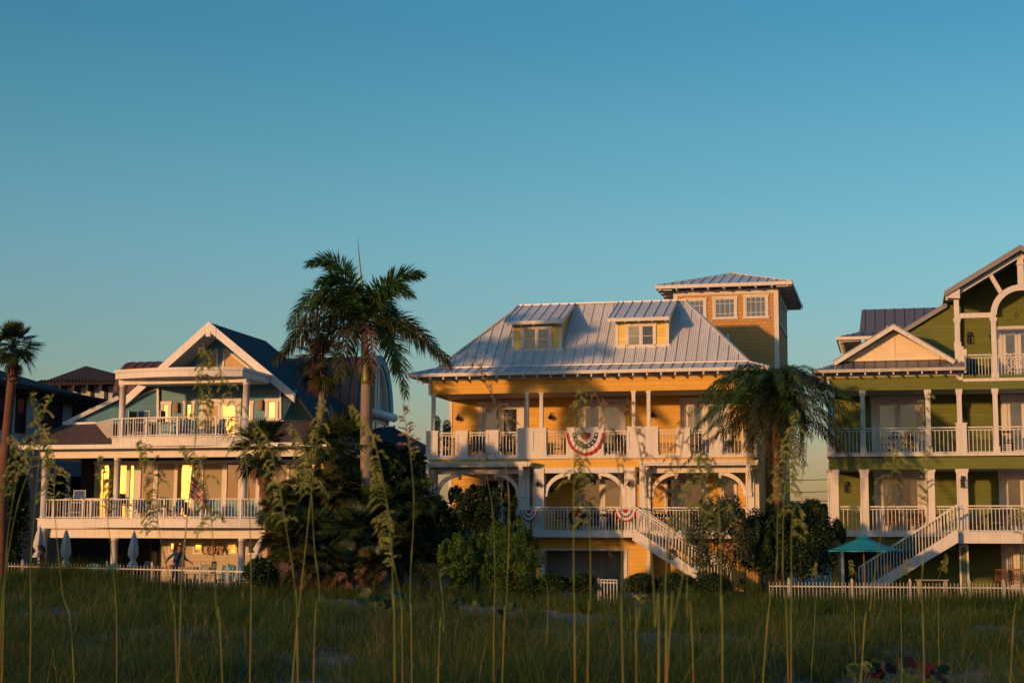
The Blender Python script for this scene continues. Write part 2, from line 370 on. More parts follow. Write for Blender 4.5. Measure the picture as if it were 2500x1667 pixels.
def arc_bracket(H, uc, du, w0, w1, v0, v1, t=.13, name='arch_bracket', mat='white_trim', parent=None):
    """curved brace from the post (uc, w0) up to the beam (uc+du, w1), with a small turned drop at its end"""
    out, inn = [], []
    sg = 1 if du > 0 else -1
    for i in range(11):
        a = math.pi / 2 * i / 10
        out.append((uc + du * (1 - math.cos(a)), w0 + (w1 - w0) * math.sin(a)))
        inn.append((uc + sg * t + (du - sg * t * .2) * (1 - math.cos(a)), w0 + (w1 - w0 - t) * math.sin(a) - .02))
    mb = MB()
    for i in range(10): mb.prism([out[i], out[i + 1], inn[i + 1], inn[i]], v0, v1)
    e = uc + du; mb.box(min(e, e + sg * .2), max(e, e + sg * .2), v0 - .015, v1 + .015, w1 - .06, w1 + .02)
    mb.tube([(e, (v0 + v1) / 2, w1 - .06), (e, (v0 + v1) / 2, w1 - .2), (e, (v0 + v1) / 2, w1 - .25), (e, (v0 + v1) / 2, w1 - .3)], [.06, .06, .075, .03], 8)
    mb.box(uc - .02 if sg > 0 else uc - .12, uc + .12 if sg > 0 else uc + .02, v0 - .02, v1 + .02, w0 - .1, w0 + .02)
    return H.add(name, mb, mat, parent)
# ================================================================== YELLOW HOUSE
Y = House('yellow_house', 1250, 67, 'yellow three storey house with silver metal roof, two dormers and a square tower')
uc = 3.22; BL, BR = -3.72, 10.16                     # beam ends
WL = Y.U(1098, 1020, 3); WR = 2 * uc - WL
m = MB(); m.box(WL, WR, 3.0, 6.6, 2.45, 8.9)
Y.add('wall', m, 'yellow_siding')
Y.add('corner_board', bx(WL - .02, WL + .13, 2.97, 3.12, 2.45, 8.27).box(WR - .13, WR + .02, 2.97, 3.12, 2.45, 8.27), 'white_trim')
m = MB(); m.box(BL, BR, 0, .22, 8.28, 8.84); m.box(BL, BL + .22, .22, 3.2, 8.28, 8.84); m.box(BR - .22, BR, .22, 3.2, 8.28, 8.84)
Y.add('porch_beam', m, 'yellow_siding')
m = MB(); m.box(BL - .03, BL + .1, -.03, .15, 8.27, 8.85); m.box(BR - .1, BR + .03, -.03, .15, 8.27, 8.85); m.box(BL - .04, BR + .04, -.04, .2, 8.85, 9.04); m.box(BL - .04, BL + .2, .2, 6.6, 8.85, 9.04); m.box(BR - .2, BR + .04, .2, 6.6, 8.85, 9.04)
Y.add('frieze_board', m, 'white_trim')
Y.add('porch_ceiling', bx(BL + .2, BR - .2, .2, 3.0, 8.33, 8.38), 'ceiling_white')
# roof ---------------------------------------------------------------
rv, rw, r0, r1 = 3.3, 12.54, -.52, 6.97
b0, b1, bv0, bv1, bw = -3.46, 9.99, .3, 6.3, 9.43
e0, e1, ev0, ev1, ew = -4.38, 10.86, -.82, 7.4, 9.08
slope = (rw - bw) / (rv - bv0)
A, B_ = Vector((r0, rv, rw)), Vector((r1, rv, rw))
seam_roof(Y, [(b0, bv0, bw), (b1, bv0, bw), B_, A], .44)
seam_roof(Y, [(b0, bv1, bw), (b0, bv0, bw), A], .44); seam_roof(Y, [(b1, bv0, bw), (b1, bv1, bw), B_], .44); seam_roof(Y, [(b1, bv1, bw), (b0, bv1, bw), A, B_], .44)
seam_roof(Y, [(e0, ev0, ew), (e1, ev0, ew), (b1, bv0, bw), (b0, bv0, bw)], .44); seam_roof(Y, [(e0, ev1, ew), (e0, ev0, ew), (b0, bv0, bw), (b0, bv1, bw)], .44)
seam_roof(Y, [(e1, ev0, ew), (e1, ev1, ew), (b1, bv1, bw), (b1, bv0, bw)], .44)
m = MB(); m.bar(A + Vector((-.05, 0, .03)), B_ + Vector((.05, 0, .03)), .22, .06)
for p, q in ((A, (b0, bv0, bw)), (B_, (b1, bv0, bw)), ((b0, bv0, bw), (e0, ev0, ew)), ((b1, bv0, bw), (e1, ev0, ew))):
    m.bar(Vector(p) + Vector((0, 0, .035)), Vector(q) + Vector((0, 0, .035)), .16, .05)
m.bar((b0, bv0 - .01, bw + .03), (b1, bv0 - .01, bw + .03), .1, .05)
Y.add('ridge_cap', m, 'seam_metal')
m = MB(); m.box(e0, e1, ev0 - .03, ev0, ew - .12, ew + .02); m.box(e0 - .03, e0, ev0, ev1, ew - .12, ew + .02); m.box(e1, e1 + .03, ev0, ev1, ew - .12, ew + .02)
Y.add('fascia', m, 'white_trim')
sk = (bw - ew) / (bv0 - ev0)
for i in range(26):
    u = e0 + .3 + i * .585
    Y.add('rafter_tail', MB().extrude([(u, ev0 + .06, ew - .07), (u, .1, ew - .07 + sk * .86), (u, .1, ew - .2 + sk * .86), (u, ev0 + .06, ew - .24)], (.06, 0, 0)), 'white_trim')
for i in range(9):
    v = .2 + i * .7
    for u, sg in ((e0, 1), (e1, -1)): Y.add('rafter_tail', MB().extrude([(u + sg * .06, v, ew - .07), (u + sg * .8, v, ew - .07 + sk * .7), (u + sg * .8, v, ew - .2 + sk * .7), (u + sg * .06, v, ew - .24)], (0, .06, 0)), 'white_trim')
# dormers ------------------------------------------------------------
def roofw(v): return bw + (v - bv0) * slope
def dormer(x0, x1, yt, yb, rx0, rx1, yf, wx0, wx1, wy0, wy1, tl, tr, gls):
    v = .5
    for _ in range(40):
        v += .02
        if Y.W((x0 + x1) / 2, yb, v) < roofw(v): break
    u0, u1 = Y.U(x0, (yt + yb) / 2, v), Y.U(x1, (yt + yb) / 2, v); wb = roofw(v) - .05; wt = Y.W((x0 + x1) / 2, yt, v)
    m = MB(); m.box(u0, u1, v, v + .2, wb, wt)
    vt = rv - .15
    for a in (u0, u1 - .1): m.extrude([(a, v + .2, wb + .1), (a, v + .2, wt), (a, vt, rw - .12)], (.1, 0, 0))
    d = Y.add('dormer', m, 'pale_yellow_siding')
    m = MB(); m.box(u0 - .08, u1 + .08, v - .05, v + .1, wb - .12, wb + .12); m.box(u0 - .02, u0 + .1, v - .025, v + .05, wb + .12, wt - .002); m.box(u1 - .1, u1 + .02, v - .025, v + .05, wb + .12, wt - .002)
    Y.add('trim', m, 'white_trim', d)
    vf = v - .5; f0, f1 = Y.U(rx0, yf, vf), Y.U(rx1, yf, vf); wf = Y.W((rx0 + rx1) / 2, yf, vf) - .02
    t = Vector((0, rv, rw + .03))
    seam_roof(Y, [(f0, vf, wf), (f1, vf, wf), (f1, rv, rw + .05), (f0, rv, rw + .05)], .42, d, 'dormer_roof')
    m = MB(); m.box(f0, f1, vf - .03, vf, wf - .13, wf + .02)
    for a in (f0 - .025, f1): m.extrude([(a, vf - .03, wf + .03), (a, vf - .03, wf - .13), (a, rv - .1, rw - .14), (a, rv - .1, rw + .06)], (.025, 0, 0))
    for i in range(5):
        u = f0 + .12 + (f1 - f0 - .3) * i / 4; sl = (rw - wf) / (rv - vf)
        m.extrude([(u, vf + .05, wf - .06), (u, v + .02, wf - .06 + sl * .47), (u, v + .02, wf - .17 + sl * .47), (u, vf + .05, wf - .17)], (.06, 0, 0))
    Y.add('eave_trim', m, 'white_trim', d)
    a, b, c, e = Y.R(wx0, wy0, wx1, wy1, v)
    window(Y, a, b, c, e - .1, v, 1, 1, d, .1, gls=gls, split=1, sub=False, zs=[.5])
dormer(1251, 1371, 787, 855, 1231, 1373, 783, 1274, 1347, 796, 854, 1275, 1414, ['window_glass', 'window_glass'])
dormer(1504, 1632, 780, 846, 1485, 1633, 775, 1528, 1602, 789, 846, 1524, 1663, ['sheer_glass', 'window_glass'])
# upper balcony ------------------------------------------------------
m = MB(); m.box(BL - .12, BR + .12, -.1, 3.0, 5.47, 5.58); Y.add('balcony_floor', m, 'white_trim')
m = MB(); m.box(BL, BR, 0, .25, 5.1, 5.47); m.box(BL, BL + .2, .25, 3, 5.1, 5.47); m.box(BR - .2, BR, .25, 3, 5.1, 5.47); Y.add('floor_band', m, 'yellow_siding')
Y.add('lower_ceiling', bx(BL + .2, BR - .2, .25, 3, 5.14, 5.19), 'ceiling_white')
PAN = [(1040, 1069, 1), (1113, 1142, 1), (1187, 1217, 1), (1261, 1334, 2), (1384, 1474, 2)]
us = [(Y.U(a, 1085, -.08), Y.U(b, 1085, -.08), k) for a, b, k in PAN]
us += [(2 * uc - b, 2 * uc - a, k) for a, b, k in us[:4]][::-1]
for a, b, k in us:
    m = MB(); wt = 6.66 if k == 1 else 6.73; m.box(a, b, -.08, .1, 5.58, wt); m.box(a - .03, b + .03, -.11, .13, wt, wt + .05); m.box(a - .02, b + .02, -.1, .12, 5.581, 5.72)
    n = 1 if k == 1 else 2; s = (b - a) / n
    for i in range(n):
        p, q = a + s * i, a + s * (i + 1)
        m.box(p + .001, p + .09, -.105, -.079, 5.72, wt - .001); m.box(q - .09, q - .001, -.105, -.079, 5.72, wt - .001); m.box(p + .09, q - .09, -.104, -.079, wt - .13, wt - .001); m.box(p + .09, q - .09, -.104, -.079, 5.72, 5.83)
    Y.add('balcony_panel', m, 'white_trim')
for (a, b, _), (c, d, __) in zip(us[:-1], us[1:]): railing(Y, b + .03, c - .03, 0, 5.58, 6.63)
railing(Y, BL + .05, BL + .05, .15, 5.58, 6.63, v1=2.95); railing(Y, BR - .05, BR - .05, .15, 5.58, 6.63, v1=2.95)
cols = [Y.U(x, 1000) for x in (1057, 1285.5, 1321)]; cols += [2 * uc - c for c in cols]
for c in cols:
    m = MB(); m.box(c - .075, c + .075, .01, .16, 5.6, 8.279); m.box(c - .1, c + .1, -.012, .18, 8.18, 8.278); Y.add('porch_column', m, 'white_trim')
wd = 5.58
dl = Y.R(1168, 978, 1280, 1100, 3); french_door(Y, dl[0], dl[1], wd, 8.02, 3, 2, cas=.22, gls=['window_glass', 'window_glass'])
dm = Y.R(1411, 970, 1528, 1100, 3); french_door(Y, dm[0], dm[1], wd, 8.02, 3, 2, cas=.22, gls=['window_glass', 'sheer_glass'])
dr = Y.R(1661, 970, 1783, 1100, 3); french_door(Y, dr[0], dr[1], wd, 8.02, 3, 2, cas=.22, gls=['sheer_glass', 'grey_glass'])
for x, y in ((1118, 1021), (1344, 1018), (1593, 1013)): lantern(Y, *[Y.U(x, y, 2.85), 3, Y.W(x, y, 2.85)], s=1.0)
# lower porch --------------------------------------------------------
wl = 2.43
m = MB(); m.box(BL - .05, BR + .05, -.05, 3, 2.17, wl); m.box(Y.U(1284, 1305, -.55), Y.U(1557, 1305, -.55), -.55, -.05, 2.19, wl - .003); m.box(BL - .07, BR + .07, -.08, 0, wl - .06, wl + .02)
Y.add('deck_floor', m, 'white_trim')
m = MB(); pa, pb, pc, pd = [Y.U(x, 1220, 0) for x in (1280, 1315.5, 1538.5, 1575.5)]; hw = .23
u0, u1 = pb + hw, pc - hw
m.box(u0, u1, -.02, .2, Y.W(1430, 1154), 5.1); m.box(BL + .1, pa - hw, 0, .2, 4.85, 5.1); m.box(pd + hw, BR - .1, 0, .2, 4.85, 5.1)
Y.add('arcade_beam', m, 'white_trim')
ends = [BL + .16, BR - .16]
for c in (pa, pb, pc, pd, *ends):
    h = hw if c not in ends else .17
    m = MB(); m.box(c - h, c + h, -.05, .4, wl, 5.099); m.box(c - h - .02, c + h + .02, -.07, .42, wl + .001, wl + .2)
    m.box(c - h + .001, c - h + .06, -.072, -.049, wl + .2, 5.05); m.box(c + h - .06, c + h - .001, -.072, -.049, wl + .2, 5.05); m.box(c - h + .06, c + h - .06, -.071, -.049, 4.93, 5.05)
    Y.add('porch_post', m, 'white_trim')
wk = Y.W(1330, 1206)
for c, d in ((pb + hw, 1), (pc - hw, -1), (pd + hw, 1), (ends[1] - .17, -1), (ends[0] + .17, 1), (pa - hw, -1)): arc_bracket(Y, c, d * 1.05, wk, Y.W(1430, 1152) + (0.0), .05, .2)
# eyebrow roofs over the side bays, carried on curved brackets
for a, b, s in ((BL - .25, Y.U(1288, 1135, -.75), 1), (Y.U(1566, 1130, -.75), BR + .25, -1)):
    m = MB(); m.box(a, b, -.75, -.001, 5.2, 5.32); m.box(a + .04, b - .04, -.7, -.002, 5.12, 5.2)
    for k in range(3): m.box(b - .001 if s > 0 else a - .06 - .05 * k, b + .06 + .05 * k if s > 0 else a + .001, -.72, -.05, 5.13 + .06 * k, 5.19 + .06 * k - .002)
    for k in range(14): u = a + .2 + (b - a - .4) * k / 13; m.box(u - .02, u + .02, -.745, -.1, 5.32, 5.36)
    Y.add('eyebrow_roof', m, 'white_trim')
for c in (pa, pd, *ends):
    m = MB(); pts = []
    for i in range(9): a = math.pi / 2 * i / 8; pts.append((c, -.06 - .6 * (1 - math.cos(a)), wk + (5.1 - wk) * math.sin(a)))
    for p, q in zip(pts[:-1], pts[1:]): m.bar(p, q, .13, .15, (0, 1, .3))
    m.box(c - .08, c + .08, -.72, -.56, 4.72, 5.13); m.box(c - .09, c + .09, -.16, -.05, wk - .12, wk + .06); Y.add('curved_bracket', m, 'white_trim')
for c in (pb, pc): lantern(Y, c, -.07, Y.W(1315, 1182, -.2), s=.95)
lantern(Y, Y.U(1345, 1194, 2.8), 3, Y.W(1345, 1194, 2.8), 1)
ra, rb = Y.U(1286, 1270, -.5), Y.U(1556, 1270, -.5); x0, x1 = Y.U(1385, 1270, -.5), Y.U(1425.5, 1270, -.5)
railing(Y, ra, x0, -.5, wl, 3.45); railing(Y, x1, rb, -.5, wl, 3.45)
m = MB()
for p, q in (((x0, 2.5), (x1, 3.3)), ((x1, 2.5), (x0, 3.3))): m.bar((p[0], -.5, p[1]), (q[0], -.5, q[1]), .03, .03)
cx, cz = (x0 + x1) / 2, 2.9
for s in (.16, .33):
    P4 = [(cx - s, cz), (cx, cz - s), (cx + s, cz), (cx, cz + s)]
    for i in range(4): m.bar((P4[i][0], -.5, P4[i][1]), (P4[(i + 1) % 4][0], -.5, P4[(i + 1) % 4][1]), .025, .025)
m.bar((x0, -.5, 3.425), (x1, -.5, 3.425), .06, .05); m.bar((x0, -.5, wl + .05), (x1, -.5, wl + .05), .04, .04); m.bar((x0, -.5, 3.31), (x1, -.5, 3.31), .03, .03)
m.bar((x0, -.5, wl), (x0, -.5, 3.4), .035, .035); m.bar((x1, -.5, wl), (x1, -.5, 3.4), .035, .035)
Y.add('rail_ornament', m, 'white_trim')
railing(Y, ends[0] + .17, pa - hw, .1, wl, 3.45); railing(Y, pd + hw, ends[1] - .17, .1, wl, 3.45); railing(Y, pa, pb, .1, wl, 3.45)
railing(Y, ends[0], ends[0], .3, wl, 3.45, v1=2.9); railing(Y, ends[1], ends[1], .3, wl, 3.45, v1=2.9)
for rr, g in (((1170, 1168, 1275, 1300), ['window_glass', 'window_glass']), ((1412, 1168, 1530, 1300), ['grey_glass', 'grey_glass']), ((1652, 1165, 1730, 1300), ['grey_glass'])):
    q = Y.R(*rr, 3); french_door(Y, q[0], q[1], wl, 4.85, 3, len(g), cas=.18, gls=g)
for rr in ((1622, 1175, 1652, 1285), (1760, 1172, 1800, 1285)):
    q = Y.R(*rr, 3); window(Y, q[0], q[1], wl + .6, 4.75, 3, zs=[.5], cas=.09)
# ground storey ------------------------------------------------------
go0, go1 = Y.U(1329, 1370, .35), Y.U(1525, 1370, .35); gt = Y.W(1430, 1341, .35); ge = Y.U(1586, 1370, .35)
m = MB(); m.box(BL, ge, .35, .6, gt, 2.169); m.box(BL, go0, .35, .6, 0, gt); m.box(go1, ge, .35, .6, 0, gt); m.box(ge - .25, ge, .6, 1.5, 0, 2.169); m.box(ge, BR, 1.5, 1.75, 0, 2.169)
m.box(BL, BL + .25, .6, 6.6, 0, 2.169); m.box(BR - .25, BR, 1.75, 6.6, 0, 2.169)
Y.add('ground_wall', m, 'yellow_siding')
m = MB(); m.box(go0 - .14, go0 + .03, .31, .62, 0, gt + .02); m.box(go1 - .03, go1 + .12, .31, .62, 0, gt + .02); m.box(ge - .1, ge + .03, .32, .45, 0, 2.169); m.box(go0 + .03, go1 - .03, .32, .58, gt - .04, gt + .03)
Y.add('opening_trim', m, 'white_trim')
Y.add('garage_back_wall', bx(go0 - .5, go1 + .5, 1.9, 2.1, 0, 2.169), 'door_grey')
q = Y.R(1416, 1345, 1524, 1440, 1.9); french_door(Y, q[0], q[1], .05, 2.0, 1.9, 2, trim='door_grey', cas=.12, gl='sheer_glass', lite=(3, 5))
# outside stair, going down to the right along the front ---------------
su, sd, sv0, sv1 = rb, 3.75, -1.75, -.5; n = 13; run, rise = sd / n, wl / n
st = MB()
for v in (sv0, sv1 - .06): st.extrude([(su, v, wl + .02), (su + .15, v, wl + .02), (su + sd + .15, v, .05), (su + sd + .15, v, 0), (su + sd - .35, v, 0), (su, v, wl - .36)], (0, .06, 0))
for i in range(n): st.box(su + run * i + .1, su + run * (i + 1) + .14, sv0 + .06, sv1 - .06, wl - rise * (i + 1), wl - rise * (i + 1) + .05)
so = Y.add('stair', st, 'white_trim')
for v in (sv0 + .03, sv1 - .03):
    m = MB(); a = Vector((su + .05, v, 3.45)); b = a + Vector((sd, 0, -wl)); m.bar(a, b, .06, .05); m.bar(a - Vector((0, 0, .13)), b - Vector((0, 0, .13)), .03, .035); m.bar(a - Vector((0, 0, .93)), b - Vector((0, 0, .93)), .035, .04)
    for i in range(30): p = a.lerp(b, i / 29); m.bar(p - Vector((0, 0, .93)), p - Vector((0, 0, .13)), .027, .027)
    for i in range(6): p = a.lerp(b, i / 5); m.bar(p - Vector((0, 0, .13)), p, .028, .028)
    Y.add('stair_railing', m, 'white_trim', so)
Y.add('landing_rail', MB().bar((su, sv0, 3.425), (su, sv1, 3.425), .05, .05), 'white_trim', so)
m = MB(); m.box(su - .05, su + .05, sv0, sv1, wl - .05, wl)
m.box(su - .35, su, sv0, sv1, 2.19, wl - .004)
Y.add('stair_landing', m, 'white_trim', so)
# tower --------------------------------------------------------------
tv = 8.0; t0, t1, td = 5.83, 10.66, 6.2; tw = 13.78
tower = Y.add('tower', bx(t0, t1, tv, tv + td, 0, tw), 'tower_shingle')
m = MB(); m.box(t0 - .03, t0 + .18, tv - .03, tv + .12, 6, tw - .26); m.box(t1 - .18, t1 + .03, tv - .03, tv + .12, 6, tw - .26); m.box(t0 - .03, t1 + .03, tv - .035, tv + .1, tw - .26, tw)
m.box(t1 - .01, t1 + .035, tv + .12, tv + td, tw - .26, tw)
Y.add('tower_trim', m, 'white_trim', tower)
for x0, x1, y0, y1 in ((1668, 1725, 728, 788), (1740, 1800, 724, 776), (1815, 1876, 719, 774)):
    q = Y.R(x0, y0, x1, y1, tv); window(Y, q[0], q[1], q[2], q[3] - .1, tv, 4, 3, tower, .11, gl='grey_glass', sub=False, zs=[.22, .74])
for i in range(3):
    v = tv + .9 + i * 1.6; m = MB(); a, b, z0, z1 = v, v + 1.3, 12.2, 13.35; u = t1
    m.box(u - .01, u + .05, a, a + .1, z0, z1); m.box(u - .01, u + .05, b - .1, b, z0, z1); m.box(u - .01, u + .06, a - .03, b + .03, z1, z1 + .1); m.box(u - .01, u + .07, a - .03, b + .03, z0 - .08, z0)
    for k in range(1, 4): m.box(u, u + .02, a + .1 + (b - a - .2) * k / 4 - .01, a + .1 + (b - a - .2) * k / 4 + .01, z0, z1)
    o = Y.add('side_window', m, 'white_trim', tower); Y.add('side_pane', bx(u - .005, u + .008, a + .1, b - .1, z0, z1), 'grey_glass', tower)
ov = .72; te = tw + .12; q = Y.P(1788, 666, tv + td / 2 - .3); ap = Vector(((t0 + t1) / 2, tv + td / 2, q.z))
x0, x1, y0, y1 = t0 - ov, t1 + ov, tv - ov - .1, tv + td + ov
C4 = [Vector((x0, y0, te)), Vector((x1, y0, te)), Vector((x1, y1, te)), Vector((x0, y1, te))]
for i in range(4): seam_roof(Y, [C4[i], C4[(i + 1) % 4], ap], .44, tower, 'tower_roof')
m = MB(); m.box(x0, x1, y0 - .03, y0, te - .14, te + .02); m.box(x0 - .03, x0, y0, y1, te - .14, te + .02); m.box(x1, x1 + .03, y0, y1, te - .14, te + .02)
for i in range(4): m.bar(C4[i] + Vector((0, 0, .04)), ap + Vector((0, 0, .04)), .14, .04)
for i in range(9):
    u = x0 + .2 + i * (x1 - x0 - .4) / 8; m.box(u - .035, u + .035, y0 + .05, tv, te - .2, te - .06)
    v = y0 + .2 + i * (y1 - y0 - .4) / 8; m.box(x0 + .05, t0, v - .035, v + .035, te - .2, te - .06); m.box(t1, x1 - .05, v - .035, v + .035, te - .2, te - .06)
Y.add('tower_eave', m, 'white_trim', tower)
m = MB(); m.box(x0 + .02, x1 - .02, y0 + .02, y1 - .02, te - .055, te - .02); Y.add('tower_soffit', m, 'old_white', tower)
Y.add('vent_pipe', MB().tube([Y.P(1777, 833, 5.0), Y.P(1777, 815, 5.0)], .06, 8), 'seam_metal')

# ================================================================== GREEN HOUSE
G = House('green_house', 2250, 64, 'green house with dark metal roofs, arched top balcony and stacked white porches')
gl_, gm = -3.62, 1.73                                 # left edge; right end of the projecting band
GR = 8.7
wl2, wu2 = 2.47, 5.63                                 # lower and middle deck heights
bt, bb = G.W(2200, 919), G.W(2200, 952)
m = MB(); m.box(gl_, GR, 2.9, 9.5, 0, 8.7); G.add('wall', m, 'green_siding')
m = MB(); m.box(gl_, GR, 0, .22, bb, bt); m.box(gl_, gl_ + .22, .22, 2.9, bb, bt); m.box(gl_, GR, .02, .24, G.W(2200, 1145), G.W(2200, 1116)); m.box(gl_, gl_ + .22, .24, 2.9, G.W(2200, 1145), G.W(2200, 1116))
G.add('porch_band', m, 'green_siding')
m = MB(); m.box(gl_ - .03, gl_ + .1, -.03, .12, bb, bt); m.box(gl_ - .03, gm + .1, -.04, .15, bt, bt + .26); m.box(gm - .12, gm + .06, -.05, .15, G.W(2345, 928), bt + .2); m.box(gl_ - .03, gl_ + .12, .15, 6, bt, bt + .26)
G.add('frieze_board', m, 'white_trim')
G.add('porch_ceiling', bx(gl_ + .2, GR, .2, 2.9, bb + .05, bb + .1), 'ceiling_white'); G.add('lower_ceiling', bx(gl_ + .2, GR, .24, 2.9, G.W(2200, 1143), G.W(2200, 1140)), 'ceiling_white')
m = MB(); m.box(gl_ - .08, GR, -.08, 2.9, wu2 - .12, wu2); G.add('middle_floor', m, 'white_trim')
m = MB(); m.box(gl_ - .08, GR, -.06, 2.9, wl2 - .2, wl2); G.add('lower_floor', m, 'white_trim')
# middle and lower columns
for x0, x1, ped in ((2021, 2037, 0), (2101, 2112, 0), (2260, 2272, 0), (2337, 2349, 1), (2425, 2437, 0)):
    a, b = G.U(x0, 1020), G.U(x1, 1020); m = MB(); m.box(a, b, 0, b - a, wu2, bb - .001); m.box(a - .04, b + .04, -.04, b - a + .04, bb - .14, bb - .002); m.box(a - .02, b + .02, -.02, b - a + .02, bb - .24, bb - .14)
    if ped: m.box(a - .06, b + .16, -.06, b - a + .06, wu2 + .001, G.W(2343, 1035)); m.box(a - .09, b + .19, -.09, b - a + .09, G.W(2343, 1035), G.W(2343, 1035) + .05)
    m.box(a - .04, b + .04, -.04, b - a + .04, wu2 + .002, wu2 + .25)
    G.add('porch_column', m, 'white_trim')
lb = G.W(2200, 1145)
for x0, x1 in ((2021, 2048), (2101, 2121), (2261, 2283), (2337, 2364), (2600, 2625)):
    a, b = G.U(x0, 1220), G.U(x1, 1220); m = MB(); m.box(a, b, 0, .36, wl2, lb - .001); m.box(a - .04, b + .04, -.04, .4, lb - .1, lb - .002); m.box(a - .02, b + .02, -.02, .38, lb - .17, lb - .1)
    m.box(a + .001, a + .06, -.022, 0, wl2 + .2, lb - .3); m.box(b - .06, b - .001, -.022, 0, wl2 + .2, lb - .3); m.box(a + .06, b - .06, -.021, 0, lb - .36, lb - .3)
    G.add('porch_post', m, 'white_trim')
def gx(x, y=1075): return G.U(x, y, .06)
for a, b in ((2037, 2101), (2113, 2260), (2273, 2335), (2356, 2425), (2438, 2640)): railing(G, gx(a), gx(b), .06, wu2, wu2 + 1.06, sp=.145)
for a, b in ((2049, 2101), (2122, 2261), (2284, 2337)): railing(G, gx(a, 1265), gx(b, 1265), .1, wl2, wl2 + 1.04, sp=.145)
railing(G, gl_ + .06, gl_ + .06, .2, wu2, wu2 + 1.06, v1=2.8); railing(G, gl_ + .06, gl_ + .06, .4, wl2, wl2 + 1.04, v1=2.8)
for cxp, cyp in ((2186, 1075), (2484, 885)):           # radiating ornament set into the rail
    v = .02 if cxp < 2300 else .0; c = G.P(cxp, cyp, v); m = MB(); s = .42
    for k in range(8): a = math.pi * k / 4; m.bar(c + Vector((.1 * math.cos(a), 0, .1 * math.sin(a))), c + Vector((s * max(-1, min(1, 1.42 * math.cos(a))), 0, s * max(-1, min(1, 1.42 * math.sin(a))))), .022, .022)
    for q in (.1, .25, s):
        for k in range(8): a, b = math.pi * k / 4, math.pi * (k + 1) / 4; m.bar(c + Vector((q * math.cos(a), 0, q * math.sin(a))), c + Vector((q * math.cos(b), 0, q * math.sin(b))), .022, .022)
    G.add('rail_ornament', m, 'white_trim')
for x0, x1, g in ((2127, 2257, ['sheer_glass', 'grey_glass']), (2445, 2560, ['grey_glass', 'grey_glass'])):
    q = G.R(x0, 970, x1, 1090, 2.9); french_door(G, q[0], q[1], wu2, 8.0, 2.9, 2, cas=.24, gls=g)
for x0, x1 in ((2135, 2262), (2440, 2560)):
    q = G.R(x0, 1170, x1, 1290, 2.9); french_door(G, q[0], q[1], wl2, 4.86, 2.9, 2, cas=.24, gl='grey_glass')
lantern(G, G.U(2350, 1178), 0, G.W(2350, 1178), .9, 'box'); lantern(G, G.U(2066, 1190, 2.8), 2.9, G.W(2066, 1190, 2.8), .9, 'box'); lantern(G, G.U(2354, 1008, 2.8), 2.9, G.W(2354, 1008, 2.8), .9, 'box')
# projecting landing and stair down to the left
lp = G.U(2338, 1300, -.9)
m = MB(); m.box(lp, GR, -.9, -.06, 2.02, wl2 - .02); m.box(lp - .02, GR, -.93, -.88, wl2 - .1, wl2); landing = G.add('landing', m, 'white_trim')
railing(G, G.U(2365, 1265, -.85), 7.5, -.85, wl2, wl2 + 1.04, sp=.145); railing(G, lp + .04, G.U(2365, 1265, -.85), -.85, wl2, wl2 + 1.04, sp=.145)
sd, n = 3.85, 13; run, rise = sd / n, wl2 / n; sv0, sv1 = -.9, .0 - .2
st = MB()
sv1 = -.16; sv0 = -1.3
for v in (sv0, sv1 - .06): st.extrude([(lp, v, wl2 + .02), (lp - .1, v, wl2 + .02), (lp - sd - .1, v, .05), (lp - sd - .1, v, 0), (lp - sd + .5, v, 0), (lp, v, wl2 - .42)], (0, .06, 0))
for i in range(n): st.box(lp - run * (i + 1) - .04, lp - run * i, sv0 + .06, sv1 - .06, wl2 - rise * (i + 1), wl2 - rise * (i + 1) + .05)
so = G.add('stair', st, 'white_trim')
for v in (sv0 + .03, sv1 - .03):
    m = MB(); a = Vector((lp, v, wl2 + 1.04)); b = a + Vector((-sd, 0, -wl2)); m.bar(a, b, .07, .07); m.bar(a - Vector((0, 0, .95)), b - Vector((0, 0, .95)), .035, .04)
    for i in range(32): p = a.lerp(b, i / 31); m.bar(p - Vector((0, 0, .95)), p, .03, .03)
    G.add('stair_railing', m, 'white_trim', so)
# ground storey: dark open bays between green piers
m = MB(); m.box(gl_, lp, .3, .5, G.W(2130, 1343, .3), wl2 - .201); m.box(gl_, gl_ + .45, .3, .6, 0, G.W(2130, 1343, .3)); m.box(G.U(2343, 1380, .0), G.U(2361, 1380, .0), 0, .4, 0, 1.86)
m.box(gl_, gl_ + .3, .6, 7, 0, wl2 - .201)
G.add('ground_pier', m, 'green_siding')
a = G.U(2341, 1330, 0); b = G.U(2364, 1330, 0)
G.add('pier_trim', MB().box(gl_ + .4, gl_ + .52, .27, .4, 0, G.W(2130, 1343, .3)), 'white_trim')
m = MB(); m.box(a, b, -.03, .43, 1.86, 2.02); m.box(a, a + .07, -.02, .05, 0, 1.86); m.box(b - .07, b, -.02, .05, 0, 1.86)
G.add('pier_trim', m, 'white_trim')
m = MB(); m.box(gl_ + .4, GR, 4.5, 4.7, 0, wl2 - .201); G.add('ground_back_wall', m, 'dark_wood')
q = G.R(2445, 1350, 2520, 1440, 2.9); french_door(G, q[0], q[1], .05, 2.0, 2.8, 2, cas=.14, gl='grey_glass', lite=(3, 5))
